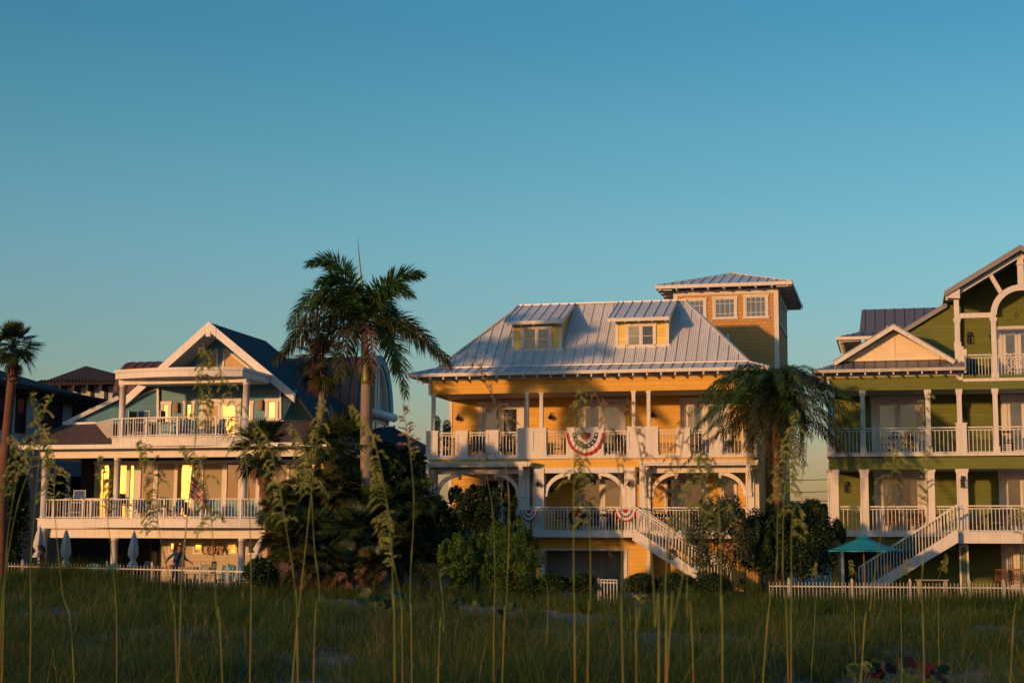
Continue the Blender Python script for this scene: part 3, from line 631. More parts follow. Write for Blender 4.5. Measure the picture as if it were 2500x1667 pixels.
# skirt roof + pediment ------------------------------------------------
gev, gew = -.8, G.W(2150, 902, -.8) + .03
gel = G.U(1989, 897, gev); ger = G.U(2356, 891, gev)
kw = G.W(2180, 878, .5)
kl = gel + 1.3
seam_roof(G, [(gel, gev, gew), (ger, gev, gew), (ger, .5, kw), (kl, .5, kw)], .43, mats=('grey_metal', 'dark_seam')); seam_roof(G, [(gel, 6.5, gew), (gel, gev, gew), (kl, .5, kw), (kl, 5.2, kw)], .43, mats=('grey_metal', 'dark_seam'))
m = MB(); m.box(gel, ger, gev - .03, gev, gew - .12, gew + .01); m.box(gel - .03, gel, gev, 6.5, gew - .12, gew + .01); m.box(ger, ger + .03, gev, .3, gew - .12, kw)
G.add('fascia', m, 'old_white')
sk = (kw - gew) / (.5 - gev)
for i in range(11): u = gel + .3 + i * .56; G.add('rafter_tail', MB().extrude([(u, gev + .06, gew - .07), (u, .1, gew - .07 + sk * .85), (u, .1, gew - .2 + sk * .85), (u, gev + .06, gew - .23)], (.06, 0, 0)), 'white_trim')
for i in range(12): v = .1 + i * .5; G.add('rafter_tail', MB().extrude([(gel + .06, v, gew - .07), (gel + .5, v, gew - .03), (gel + .5, v, gew - .15), (gel + .06, v, gew - .23)], (0, .06, 0)), 'white_trim')
pv = -.25; pa_, pl, pr = G.P(2181, 789, pv), G.P(2033, 881, pv), G.P(2333, 877, pv)
ped = G.add('pediment', MB().prism([(pl.x + .35, pl.z + .02), (pr.x - .35, pl.z + .02), (pa_.x, pa_.z - .25)], .3, .45), 'louvre_cream')
m = MB(); m.box(pa_.x - .03, pa_.x + .03, .26, .31, pl.z + .15, pa_.z - .3); m.box(pl.x + .6, pr.x - .6, .25, .31, pl.z + .02, pl.z + .16)
for k in range(13):
    z = pl.z + .2 + k * .1; t = (z - pl.z) / (pa_.z - pl.z); m.box(pl.x + .45 + (pa_.x - pl.x) * t, pr.x - .45 - (pr.x - pa_.x) * t, .275, .3, z, z + .05)
G.add('louvre', m, 'louvre_cream', ped)
for q in (pl, pr):
    back = Vector((0, 5.2, 0)); n_ = 1 if q is pl else -1
    pts = [q, q + back, pa_ + back, pa_]; 
    m = MB(); m.extrude(pts, (0, 0, -.06)); G.add('pediment_roof', m, 'grey_metal', ped)
    m = MB(); d = (pa_ - q); m.extrude([q + Vector((0, 0, -.06)), pa_ + Vector((0, 0, -.06)), pa_ + Vector((0, 0, -.25)), q + d * .04 + Vector((0, 0, -.25))], (0, .06, 0)); G.add('rake_board', m, 'white_trim', ped)
# set-back left roof ---------------------------------------------------
q0, q1 = G.P(2104, 756, 8.5), G.P(2330, 748, 8.5); e_ = G.P(2098, 811, 6.3); f_ = G.P(2043, 823, 5.4)
seam_roof(G, [(e_.x, 6.3, e_.z), (q1.x, 6.3, e_.z), (q1.x, 8.5, q0.z), (q0.x, 8.5, q0.z)], .44, mats=('dark_seam', 'dark_seam')); seam_roof(G, [(f_.x, 5.4, f_.z), (q1.x, 5.4, f_.z), (q1.x, 6.3, e_.z), (e_.x, 6.3, e_.z)], .44, mats=('dark_seam', 'dark_seam'))
seam_roof(G, [(f_.x, 10.5, f_.z), (f_.x, 5.4, f_.z), (e_.x, 6.3, e_.z), (e_.x, 10, e_.z)], .44, mats=('dark_seam', 'dark_seam'))
m = MB(); m.box(f_.x, q1.x, 5.37, 5.4, f_.z - .13, f_.z + .01); m.box(f_.x - .03, f_.x, 5.4, 10.5, f_.z - .13, f_.z + .01)
for i in range(10): v = 5.6 + i * .5; m.extrude([(f_.x + .05, v, f_.z - .06), (f_.x + 1.0, v, f_.z - .06), (f_.x + 1.0, v, f_.z - .18), (f_.x + .05, v, f_.z - .2)], (0, .06, 0))
m.box(f_.x + 1.2, f_.x + 1.35, 6.27, 6.4, 8.7, f_.z); m.box(f_.x + 1.2, f_.x + 5, 6.26, 6.3, f_.z - .25, f_.z)
G.add('upper_eave', m, 'white_trim')
G.add('upper_wall', bx(f_.x + 1.2, GR, 6.3, 9.4, 8.6, f_.z - .02), 'green_siding')
# big front gable with arched open truss ---------------------------------
gv = -.35; ap = G.P(2491, 598, gv); rl = G.P(2306, 711, gv); sl = (ap.z - rl.z) / (ap.x - rl.x)
rr = Vector((2 * ap.x - rl.x, gv, rl.z))
w3 = G.W(2420, 923)                                    # third-floor deck
for q, s in ((rl, 1), (rr, -1)):
    m = MB(); m.extrude([q, Vector((q.x, 7, q.z)), Vector((ap.x, 7, ap.z)), ap], (0, 0, -.07)); G.add('gable_roof', m, 'grey_metal')
    m = MB(); m.extrude([q + Vector((0, -.03, .01)), ap + Vector((0, -.03, .01)), ap + Vector((0, -.03, -.22)), q + Vector((0, -.03, -.22))], (0, .05, 0)); G.add('gable_fascia', m, 'grey_metal')
    m = MB(); o_ = Vector((0, .25, -.3)); m.bar(Vector((q.x + s * .35, 0.05, q.z + sl * .35 - .36)), Vector((ap.x, .05, ap.z - .36)), .16, .14); m.bar(Vector((q.x + s * .35, .5, q.z + sl * .35 - .2)), Vector((ap.x, .5, ap.z - .2)), .08, .12)
    for i in range(4): z = q.z - .18 - .1 * i + .1; m.extrude([(q.x + s * .05, -.28 + i * .22, q.z - .08), (q.x + s * .6, -.28 + i * .22, q.z + sl * .55 - .08), (q.x + s * .6, -.28 + i * .22, q.z - .3), (q.x + s * .05, -.28 + i * .22, q.z - .26)], (0, .06, 0))
    G.add('rake_beam', m, 'white_trim')
m = MB(); m.prism([(rl.x + .45, 8.6), (2 * ap.x - rl.x - .45, 8.6), (2 * ap.x - rl.x - .45, rl.z + .2), (ap.x, ap.z - .2), (rl.x + .45, rl.z + .2)], 2.9, 3.1)
G.add('gable_wall', m, 'green_siding')
# lower side gable wall in front of the set-back roof
sp = [G.P(2213, 806, 2.6), G.P(2310, 744, 2.6), G.P(2345, 722, 2.6), G.P(2345, 885, 2.6), G.P(2190, 885, 2.6), G.P(2190, 822, 2.6)]
m = MB(); m.extrude(sp, (0, .25, 0)); G.add('side_gable_wall', m, 'green_siding')
m = MB(); a, b = G.P(2205, 803, 2.4), G.P(2312, 737, 2.4); m.extrude([a, b, b + Vector((0, 4, 0)), a + Vector((0, 4, 0))], (0, 0, -.09)); m.extrude([a + Vector((0, -.02, 0)), b + Vector((0, -.02, 0)), b + Vector((0, -.02, -.22)), a + Vector((0, -.02, -.2))], (0, .05, 0)); G.add('side_gable_roof', m, 'grey_metal')
cw = [G.W(2335, 777), G.W(2335, 765)]
def tcol(x0, x1, ytop, foot):
    a, b = G.U(x0, 800), G.U(x1, 800); d = b - a; m = MB(); zt = G.W((x0 + x1) / 2, ytop)
    m.box(a, b, .0, d, w3, zt); m.box(a - .05, b + .05, -.05, d + .05, cw[0] - .09, cw[0] - .02); m.box(a - .03, b + .03, -.03, d + .03, cw[0] - .18, cw[0] - .09)
    if foot == 1: zp = G.W(2340, 853); m.box(a - .04, b + .12, -.04, d + .04, zp, zp + .12); m.box(a - .02, b + .24, -.06, d + .06, 8.9, zp); m.box(a - .04, b + .04, -.04, d + .04, zp + .12, zp + .3)
    else: m.box(a - .05, b + .05, -.05, d + .05, w3, w3 + .2)
    return G.add('gable_column', m, 'white_trim')
tcol(2330.5, 2343, 713, 1); tcol(2419.5, 2432, 772, 0)
c2 = G.U(2426, 800); c3 = 2 * ap.x - c2; c1 = G.U(2337, 800)
for c in (c3, 2 * ap.x - c1): m = MB(); m.box(c - .11, c + .11, 0, .22, w3, cw[1] if c == c3 else rl.z + .1); G.add('gable_column', m, 'white_trim')
m = MB(); m.box(c1, c2 + .1, .02, .2, cw[0], cw[1]); m.box(c3 - .1, 2 * ap.x - c1, .02, .2, cw[0], cw[1]); G.add('tie_beam', m, 'white_trim')
m = MB(); R1 = (c3 - c2) / 2 + .1; R0 = R1 - .24; cz = cw[0] + .1; pts = []
for i in range(25): a = math.pi * i / 24; pts.append((ap.x - R1 * math.cos(a), cz + R1 * math.sin(a), ap.x - R0 * math.cos(a), cz + R0 * math.sin(a)))
for p, q in zip(pts[:-1], pts[1:]): m.prism([(p[0], p[1]), (q[0], q[1]), (q[2], q[3]), (p[2], p[3])], .03, .19)
G.add('gable_arch', m, 'white_trim')
m = MB(); m.box(ap.x - .12, ap.x + .12, .0, .2, cz + R1 - .1, ap.z - .2); m.box(ap.x - .15, ap.x + .15, -.06, .25, ap.z - .75, ap.z - .68); p, q = G.P(2405, 650, .1), G.P(2444, 716, .1); m.bar(p, q, .16, .2, (0, 1, 0)); m.bar((2 * ap.x - p.x, .1, p.z), (2 * ap.x - q.x, .1, q.z), .16, .2, (0, 1, 0))
G.add('king_post', m, 'white_trim')
m = MB(); m.box(gm + .06, GR, -.02, 2.9, w3 - .12, w3); G.add('top_floor', m, 'white_trim'); m = MB(); m.box(gm + .06, GR, .02, .3, G.W(2420, 950), w3 - .12); G.add('top_band', m, 'green_siding')
railing(G, G.U(2358, 890, .06), c2 - .13, .06, w3, w3 + .98, sp=.12); railing(G, c2 + .13, c3 - .13, .06, w3, w3 + .98, sp=.12); railing(G, c3 + .13, 2 * ap.x - c1, .06, w3, w3 + .98, sp=.12)
q = G.R(2435, 812, 2550, 915, 2.9); french_door(G, q[0], 2 * ap.x - q[0], w3, G.W(2470, 809, 2.9), 2.9, 2, cas=.22, gl='grey_glass')
lantern(G, G.U(2366, 826, 2.8), 2.9, G.W(2366, 826, 2.8), .95, 'box')
m = MB(); c = G.P(2482, 770, .1); 
for i in range(12): a, b = math.pi * i / 6, math.pi * (i + 1) / 6; m.bar(c + Vector((.075 * math.cos(a), 0, .075 * math.sin(a))), c + Vector((.075 * math.cos(b), 0, .075 * math.sin(b))), .035, .035)
m.bar(c + Vector((0, 0, .08)), (c.x, .1, cz + R0), .012, .012); hw_ = m.build('hanging_ring', 'black_iron'); hw_.location = G.O; hw_.rotation_euler = (0, 0, -YAW)
tag(hw_, 'small dark ring hanging under the white arch of the top balcony', 'ornament')
# ================================================================== BLUE HOUSE
ZU, VU = (0, 0, 1), (0, 1, 0)
B = House('blue_house', 440, 75, 'pale blue beach house with curved balconies, navy gable and copper barrel roof')
df, ud = 3.03, 6.86                                   # lower deck and balcony floor heights
cu = [B.U(104, 1200), B.U(282, 1160), B.U(591, 1190)]
bl, br_ = cu[0] - .2, 6.6
wv = 3.5
bw1, bw0 = B.W(300, 1097), B.W(300, 1117)
def round_col(u, z0, z1, r=.165, v=.17, par=None):
    m = MB(); m.tube([(u, v, z0), (u, v, z0 + .1), (u, v, z0 + .101), (u, v, z1 - .12), (u, v, z1 - .119), (u, v, z1)], [r * 1.12, r * 1.12, r, r * .97, r * 1.1, r * 1.1], 18); return B.add('column', m, 'white_trim', par, True)
for u in cu: round_col(u, df, bw0 - .001)
for u in cu[1:]: round_col(u, 0, B.W(400, 1313) - .001)
round_col(cu[0] + .05, 0, df - .5, .2)
m = MB(); m.box(bl, br_, 0, .34, bw0, bw1); m.box(bl, bl + .34, .34, wv, bw0, bw1); B.add('porch_beam', m, 'white_trim')
gz = B.W(150, 1096, -.7); ex0 = B.U(33, 1090, -.7)
m = MB(); m.box(ex0, br_ + .9, -.75, -.6, gz, gz + .2); m.box(ex0, ex0 + .15, -.6, 6, gz, gz + .2); B.add('gutter', m, 'white_trim')
B.add('porch_ceiling', bx(ex0 + .1, br_ + .8, -.6, wv, bw1 + .002, bw1 + .06), 'ceiling_white')
# lower hip skirt of brown shingles, cut by the balcony
zt = B.W(190, 1034, 2.0)
m = MB(); sk = [B.P(156, 1036, 2.0), B.P(232, 1033, 2.0), B.P(272, 1072, 0.0), Vector((B.U(283, 1083, -.6), -.6, gz + .16)), Vector((ex0 + .02, -.7, gz + .18))]; m.extrude([sk[4], sk[3], sk[2], sk[1], sk[0]], (0, 0, -.08))
m.extrude([sk[4], sk[0], sk[0] + Vector((0, 4.5, 0)), Vector((ex0 + .02, 6, gz + .18))], (0, 0, -.08))
B.add('skirt_roof', m, 'brown_shingle')
ra_ = [Vector((B.U(600, 1086, -.6), -.65, gz + .18)), Vector((br_ + .9, -.65, gz + .18)), B.P(812, 1028, 2.6), B.P(690, 1028, 2.2), B.P(606, 1030, 2.0)]
m = MB(); m.extrude(ra_, (0, 0, -.08)); m.extrude([ra_[1], Vector((br_ + .9, 7, gz + .18)), ra_[2] + Vector((0, 3, 0)), ra_[2]], (0, 0, -.08)); B.add('skirt_roof', m, 'brown_shingle')
# curved balcony and curved lower deck
def curved(u0, u1, v0, bulge, z0, z1, vb, name, par=None, n=24):
    pts = []
    for i in range(n + 1): t = i / n; pts.append((u0 + (u1 - u0) * t, v0 - bulge * (1 - (2 * t - 1) ** 2)))
    m = MB(); m.extrude([(u, v, z0) for u, v in pts] + [(u1, vb, z0), (u0, vb, z0)], (0, 0, z1 - z0)); return pts, B.add(name, m, 'white_trim', par)
uL, uR = B.U(272, 1075, -.5), B.U(610, 1075, -.5)
pts, _ = curved(uL, uR, -.45, .5, ud - .46, ud - .06, wv, 'balcony'); curved(uL - .05, uR + .05, -.5, .5, ud - .06, ud, wv, 'balcony_floor')
def curved_rail(pts, z, h, sp, posts, name='railing'):
    m = MB(); L = 0; tp = []
    for (a, b), (c, d) in zip(pts[:-1], pts[1:]):
        m.bar((a, b, z + h - .025), (c, d, z + h - .025), .06, .05); m.bar((a, b, z + .06), (c, d, z + .06), .03, .04)
        l = math.hypot(c - a, d - b); k = max(1, round(l / sp))
        for i in range(k): t = i / k; m.bar((a + (c - a) * t, b + (d - b) * t, z + .05), (a + (c - a) * t, b + (d - b) * t, z + h - .05), .022, .022)
    for u in posts:
        for (a, b), (c, d) in zip(pts[:-1], pts[1:]):
            if a <= u <= c: v = b + (d - b) * (u - a) / (c - a); m.box(u - .035, u + .035, v - .07, v, z - .42, z + h)
    return B.add(name, m, 'white_trim')
rp = [(u, v + .06) for u, v in pts]
lr = [B.P(233, 1031, 2.0)]; curved_rail([(lr[0].x, 2.0)] + rp, ud, .92, .145, [B.U(x, 1040, -.7) for x in (295, 361, 439, 529)])
u0d, u1d = B.U(190, 1270, -.3), 5.9
m = MB(); m.box(bl, br_ + .6, 0, wv, df - .48, df - .06); m.box(bl - .05, br_ + .6, -.04, wv, df - .06, df); B.add('deck_floor', m, 'white_trim')
pts2, _ = curved(u0d, u1d, -.01, .75, df - .44, df - .05, .5, 'curved_deck'); curved(u0d, u1d, -.05, .75, df - .05, df - .002, .4, 'curved_deck_edge')
rp2 = [(bl + .1, .1), (u0d, .08)] + [(u, v + .06) for u, v in pts2[1:]] + [(br_ + .5, .1)]
curved_rail(rp2, df, .92, .145, [B.U(x, 1265, -.5) for x in (115, 188, 212, 258, 325, 405, 495, 588)] + [4.6])
m = MB(); m.box(bl, br_ + .4, .3, .62, B.W(400, 1313), df - .481); B.add('lower_beam', m, 'white_trim')
# lower storey glazing
lw0 = B.U(203, 1200, wv)
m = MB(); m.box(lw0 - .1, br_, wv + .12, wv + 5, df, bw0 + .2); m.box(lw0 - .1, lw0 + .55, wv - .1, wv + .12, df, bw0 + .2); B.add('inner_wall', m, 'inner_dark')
def lo(x): return B.U(x, 1200, wv)
seq = [(227, 252, 'sunset_glass'), (252, 290, 'sunset_glass'), (290, 308, 'sunset_glass'), (317, 326, 'sunset_glass'), (344, 375, 'inner'), (385, 425, 'blind'), (433, 468, 'sunset_glass'), (474, 493, 'inner'), (496, 542, 'blind'), (554, 582, 'inner'), (600, 625, 'inner'), (634, 655, 'blind'), (663, 700, 'inner'), (706, 722, 'blind'), (728, 749, 'sunset_glass'), (757, 790, 'sunset_glass')]
fr = MB(); fr.box(lo(200), br_, wv - .06, wv + .11, bw0 - .12, bw0 + .05); fr.box(lo(225), br_, wv - .05, wv + .11, df, df + .1)
gg = fr
prev = lo(225)
gz_objs = []
for a, b, k in seq:
    ua, ub = lo(a), lo(b); fr.box(prev - .001, ua, wv - .055, wv + .105, df + .1, bw0 - .12); prev = ub
    gz_objs.append((ua, ub, k))
frame = B.add('glazing_frame', fr, 'white_trim')
for ua, ub, k in gz_objs:
    z0 = df + (.95 if ub > lo(490) else .1)
    if z0 > df + .2: B.add('knee_wall', bx(ua, ub, wv - .03, wv + .09, df + .1, z0), 'blue_siding', frame)
    B.add('pane', bx(ua, ub, wv, wv + .02, z0, bw0 - .12), {'inner': 'window_glass', 'blind': 'blind'}.get(k, k), frame, )
# upper storey wall, doors, windows
ul, ur_ = B.U(386, 1000, wv), B.U(692, 1000, wv); ceil = B.W(450, 942, wv)
ap = B.P(511, 787, 2.9); K = B.P(722, 962, 2.9); KL = B.P(300, 976, 2.9); rb = ap + Vector((0, 8.0, 0))
m = MB(); apw = ap.z - .25
m.prism([(ul, ud), (ur_, ud), (ur_, 9.2), (K.x - .5, 9.2), (K.x - 1.2, 9.9), (KL.x + 1.2, 9.9), (KL.x + .5, 9.2), (ul, 9.2)], wv, wv + .25)
B.add('upper_wall', m, 'blue_siding')
gvv = 4.9; zc = B.W(440, 905, -.6) - .1; tt = (apw - zc) / (ap.z - K.z)
B.add('gable_wall', MB().prism([(ap.x - (ap.x - KL.x) * tt, zc), (ap.x + (K.x - ap.x) * tt, zc), (ap.x, apw)], gvv, gvv + .2), 'blue_siding')
for sgn, base in ((1, [B.P(690, 1027, 3.4), B.P(771, 1027, 5.2), B.P(722, 962, 3.9), B.P(690, 935, 3.4)]), (-1, [B.P(156, 1035, 2.1), B.P(386, 1035, 3.5), B.P(386, 925, 3.5), B.P(290, 968, 2.8)])):
    m = MB(); m.extrude(base, (0, .25, 0)); B.add('side_wall', m, 'blue_siding')
for p, q, w, h, up in (((690, 1029, 3.3), (773, 1029, 5.1), .12, .14, ZU), ((718, 955, 3.6), (775, 1028, 5.1), .14, .2, ZU), ((154, 1035, 2.0), (236, 1033, 2.0), .12, .14, ZU), ((154, 1036, 2.0), (290, 970, 2.7), .14, .2, ZU), ((386, 1030, 3.4), (386, 945, 3.4), .12, .12, VU), ((685, 1025, 3.4), (685, 955, 3.4), .1, .1, VU), ((303, 984, 3.0), (385, 947, 3.4), .1, .1, ZU)):
    B.add('wall_trim', MB().bar(B.P(*p), B.P(*q), w, h, up), 'white_trim')

for x0, x1, y0, y1, g in ((392, 418, 981, 1029, 'sunset_glass'), (648, 680, 974, 1022, 'sunset_glass'), (597, 619, 980, 1030, 'sunset_glass')):
    q = B.R(x0, y0, x1, y1, wv); window(B, q[0], q[1], q[2], q[3] - .12, wv, cas=.15, gl=g)
q = B.R(448, 980, 475, 1060, wv); window(B, q[0], q[1], ud + .5, q[3] - .12, wv, cas=.16, gl='sunset_glass')
q = B.R(487, 978, 588, 1060, wv); french_door(B, q[0], q[1], ud, q[3] - .1, wv, 2, cas=.2, gls=['curtain', 'sunset_glass'])
for x, y in ((431, 996), (637, 990)):
    u, z = B.U(x, y, wv - .1), B.W(x, y, wv - .1); m = MB(); m.box(u - .1, u + .1, wv - .2, wv, z - .22, z + .2); m.box(u - .07, u + .07, wv - .17, wv, z + .2, z + .28); B.add('wall_lantern', m, 'letter_wood')
# gable windows
for tri in ([(478, 901), (531, 901), (531, 851)], [(545, 901), (612, 901), (548, 851)]):
    P3 = [B.P(x, y, gvv - .02) for x, y in tri]; m = MB()
    for i in range(3): m.bar(P3[i], P3[(i + 1) % 3], .1, .1, (0, 1, 0))
    o = B.add('gable_window', m, 'white_trim'); m = MB(); m.extrude(P3, (0, .015, 0)); B.add('pane', m, 'cream_board', o)
# main gable roof
pl3 = (ap, K, rb)
R2 = B.plane_hit(771, 1026, *pl3); R3 = B.plane_hit(845, 1062, *pl3); V1 = B.plane_hit(833, 1024, *pl3); V0 = B.plane_hit(662, 843, *pl3); rbk = ap + Vector((0, max(V0.y - ap.y, 5), 0))
m = MB(); m.extrude([ap, K, Vector((K.x, max(K.y + .15, R2.y - .4), K.z)), R2, R3, V1 + Vector((.5, 2, 0)), rbk], (-.09, 0, -.09)); B.add('main_roof', m, 'navy_shingle')
KLb = KL + Vector((0, rbk.y - ap.y, 0)); m = MB(); m.extrude([KL, KLb, rbk, ap], (.09, 0, -.09)); B.add('main_roof', m, 'navy_shingle')
m = MB()
for q in (K, KL):
    d = ap - q; m.extrude([q + Vector((0, -.08, .03)), ap + Vector((0, -.08, .03)), ap + Vector((0, -.08, -.44)), q + Vector((0, -.08, -.44))], (0, .1, 0))
m.box(ap.x - .12, ap.x + .12, 2.8, gvv, ap.z - .72, ap.z - .45)
B.add('rake_board', m, 'white_trim')
m = MB()
for q, s in ((K, -1), (KL, 1)): q_ = ap.lerp(q, .72); m.extrude([q_ + Vector((0, .02, -.14)), ap + Vector((0, .02, -.14)), ap + Vector((0, 2.0, -.14)), q_ + Vector((0, 2.0, -.14))], (0, 0, -.04))
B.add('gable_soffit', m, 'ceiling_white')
# flat canopy with a curved front over the balcony
cz0, cz1 = B.W(440, 921, -.6), B.W(440, 901, -.6)
x0, x1 = B.U(282, 915, -.45), B.U(592, 908, -.45)
curved(x0, x1, -.45, .55, cz0, cz1, 2.84, 'canopy'); curved(x0 - .06, x1 + .06, -.5, .55, cz1 - .1, cz1 + .04, 2.83, 'canopy_edge')
B.add('recess_floor', bx(ap.x - (ap.x - KL.x) * tt + .1, ap.x + (K.x - ap.x) * tt - .1, 2.85, 4.88, zc + .05, zc + .15), 'ceiling_white')
cb = B.W(440, 936, 0)
m = MB(); m.box(B.U(290, 930), B.U(601, 925), 0, .3, cb, cz0 - .001); B.add('canopy_beam', m, 'white_trim')
for x in (295, 597): round_col(B.U(x, 985), ud, cb - .001, .16)
B.add('canopy_ceiling', bx(B.U(290, 930), B.U(601, 925), .3, 2.84, cz0 - .03, cz0 - .004), 'ceiling_white')
for px_, py_, v in ((528, 790, 1.0), (375, 880, 9.5)):
    p = B.P(px_, py_, v); B.add('lightning_rod', MB().tube([p - Vector((0, 0, .8)), p], .012, 5), 'black_iron')
# copper barrel roof behind
bvc, brd = 11.5, 2.05
tp = B.L(800, 873, bvc); zt_ = tp[1]; bu1 = B.U(920, 880, bvc); bu0 = B.U(318, 884, bvc); zs = zt_ - 3.1
arc = [(bvc - brd * math.cos(math.pi * i / 28), zs + 3.1 * math.sin(math.pi * i / 28)) for i in range(29)]
m = MB()
for (a, b), (c, d) in zip(arc[:-1], arc[1:]): m.add([(bu0, a, b), (bu1, a, b), (bu1, c, d), (bu0, c, d)], [(0, 1, 2, 3)])
m.box(bu0, bu1, bvc - brd, bvc - brd + .1, 4.5, zs); m.add([(bu0, bvc - brd - 1.4, 4.4), (bu1, bvc - brd - 1.4, 4.4), (bu1, bvc - brd, zs + .02), (bu0, bvc - brd, zs + .02)], [(0, 1, 2, 3)])
barrel = B.add('barrel_roof', m, 'copper_metal')
m = MB(); n = int((bu1 - bu0) / .52)
for k in range(n + 1):
    u = bu0 + .26 + k * .52
    for (a, b), (c, d) in zip(arc[:-1], arc[1:]): m.bar((u, a, b), (u, c, d), .05, .07, (1, 0, 0))
    m.bar((u, bvc - brd - 1.4, 4.42), (u, bvc - brd, zs + .04), .05, .07, (1, 0, 0))
B.add('barrel_seam', m, 'copper_seam', barrel)
m = MB(); m.extrude([(bu1 - .1, a, b - .06) for a, b in arc], (.05, 0, 0)); m.box(bu1 - .12, bu1 - .05, bvc - brd, bvc + brd, 4.5, zs); ew = B.add('end_wall', m, 'beige_siding')
m = MB()
for (a, b), (c, d) in zip(arc[:-1], arc[1:]): m.bar((bu1 + .05, a, b - .2), (bu1 + .05, c, d - .2), .5, .4, (1, 0, 0))
B.add('arch_trim', m, 'aqua_trim', ew)
m = MB()
for (a, b), (c, d) in zip(arc[:-1], arc[1:]): m.bar((bu1 + .02, bvc + (a - bvc) * .87, b - .52), (bu1 + .02, bvc + (c - bvc) * .87, d - .52), .24, .25, (1, 0, 0))
m.box(bu1 - .02, bu1 + .06, bvc - .35, bvc - .12, zs, zs + 2.6); m.box(bu1 - .02, bu1 + .06, bvc + .12, bvc + .35, zs, zs + 2.6)
for k in range(5): v = bvc - 3.2 + k * 1.6; m.box(bu1 - .05, bu1 + .05, v - .1, v + .1, 4.6, zs - .4)
m.box(bu1 - .05, bu1 + .052, bvc - brd, bvc + brd, zs - .5, zs - .15); m.box(bu1 - .05, bu1 + .052, bvc - brd, bvc + brd, 5.4, 5.6)
B.add('end_trim', m, 'white_trim', ew)
m = MB(); m.tube([(bu1 + .25, bvc - brd - .3, zs - .05), (bu1 + .25, bvc + brd + .3, zs - .05)], .24, 12); B.add('eyebrow_roll', m, 'white_trim', ew, True)
for k in range(4): v = bvc - 3.1 + k * 1.6; B.add('end_pane', bx(bu1 - .06, bu1 + .01, v + .02, v + 1.38, 5.6, zs - .5), 'grey_glass', ew)
q0 = Vector((bu1 - .1, bvc - brd - 2, 5.0)); qr = [B.P(955, 1040, bvc), B.P(1075, 1105, bvc - 1), B.P(850, 1105, bvc - 4.5), B.P(850, 1060, bvc - 3.5)]
m = MB(); m.extrude(qr, (0, .1, -.1)); B.add('low_roof', m, 'navy_shingle')
m = MB(); m.box(B.U(850, 1150, bvc - 3), B.U(1040, 1150, bvc), bvc - 3, bvc + 3, 0, 4.6); B.add('rear_wall', m, 'blue_siding')
# ground storey
g0 = B.U(395, 1340, 3.5)
m = MB(); m.box(g0, br_, 3.5, 3.7, 0, df - .481); B.add('ground_wall', m, 'beige_siding')
m = MB(); m.box(-9.5, g0, 6.0, 6.2, 0, df - .481); m.box(g0 - .2, g0, 3.7, 6.0, 0, df - .481); B.add('carport_wall', m, 'inner_dark')  # near-black wall colour stands in for the deep shade of the open carport
for x0, x1, y0, y1 in ((412, 446, 1322, 1350), (472, 496, 1325, 1350), (551, 580, 1324, 1350), (602, 637, 1323, 1351)):
    q = B.R(x0, y0, x1, y1, 3.5); window(B, q[0], q[1], q[2], q[3] - .05, 3.5, cas=.07, gl='sunset_glass')

# ================================================================== STUCCO HOUSE far left
S = House(None, 440, 75, '')
S.root = thing('stucco_house', 'grey stucco house with dark clay tile roofs at the far left', 'house', S.O, -YAW)
su = -9.6
def SV(px, py):      # hit of a pixel ray with the plane u = su
    d = ray(px, py); t = (su - S.u.dot(EYE - S.O)) / S.u.dot(d); p = EYE + d * t; return (p - S.O).dot(S.n), p.z
ev, ez = SV(213, 990); ez0 = SV(31, 955)[1]
m = MB(); m.box(su - 9, su, -3, ev, 0, ez0); S.add('wall', m, 'stucco')
zt = SV(150, 1000)[1]
for x0, x1, y0, y1 in ((-20, 12, 964, 1040), (42, 60, 972, 1050), (103, 148, 986, 1042), (179, 197, 1001, 1018), (20, 40, 1180, 1260), (110, 150, 1180, 1250), (140, 155, 1165, 1215), (176, 196, 1170, 1215)):
    a, z1 = SV(x0, y0); b, _ = SV(x1, y0); z0 = SV((x0 + x1) / 2, y1)[1]
    m = MB(); m.box(su - .02, su + .1, a - .1, b + .1, z1, z1 + .16); m.box(su - .02, su + .06, b, b + .14, z0, z1); m.box(su - .02, su + .08, a - .1, b + .1, z0 - .14, z0); m.box(su - .02, su + .055, a - .12, a, z0, z1)
    o = S.add('window', m, 'dark_wood'); S.add('pane', bx(su - .01, su + .02, a, b, z0, z1), 'window_glass', o)
m = MB(); eo = .9; z = ez0 + .05
for i in range(22): v = -2.6 + i * .62; m.box(su, su + eo - .1, v, v + .14, z - .24, z)
m.box(su - 9, su + eo, -3, ev + eo, z, z + .08); m.tube([(su + .12, ev - .3, z), (su + .12, ev - .3, z - .5), (su + .12, ev + .2, z - .9), (su + .12, ev + .2, 0)], .07, 8)
S.add('eave', m, 'dark_wood')
ri = z + 1.9; m = MB(); m.extrude([(su + eo, -4, z + .09), (su + eo, ev + eo, z + .09), (su - 4.5, ev - 4, ri), (su - 4.5, -4, ri)], (0, 0, -.06)); m.extrude([(su + eo, ev + eo, z + .09), (su - 10, ev + eo, z + .09), (su - 4.5, ev - 4, ri)], (0, 0, -.06))
for k in range(46): v = -3.8 + k * .3; m.tube([(su + eo + .02, v, z + .12), (su + eo - .5, v, z + .12 + .5 * (ri - z) / 5.4)], .085, 6)
S.add('tile_roof', m, 'clay_tile')
tv_ = 14.0; a, b, c = S.P(97, 918, tv_), S.P(210, 893, tv_ + 3), S.P(300, 920, tv_)
m = MB(); hz = S.W(200, 935, tv_); x0, x1 = S.U(88, 930, tv_), S.U(335, 930, tv_); p = S.P(210, 893, tv_ + 3.5)
C4 = [Vector((x0, tv_, hz)), Vector((x1, tv_, hz)), Vector((x1, tv_ + 7, hz)), Vector((x0, tv_ + 7, hz))]
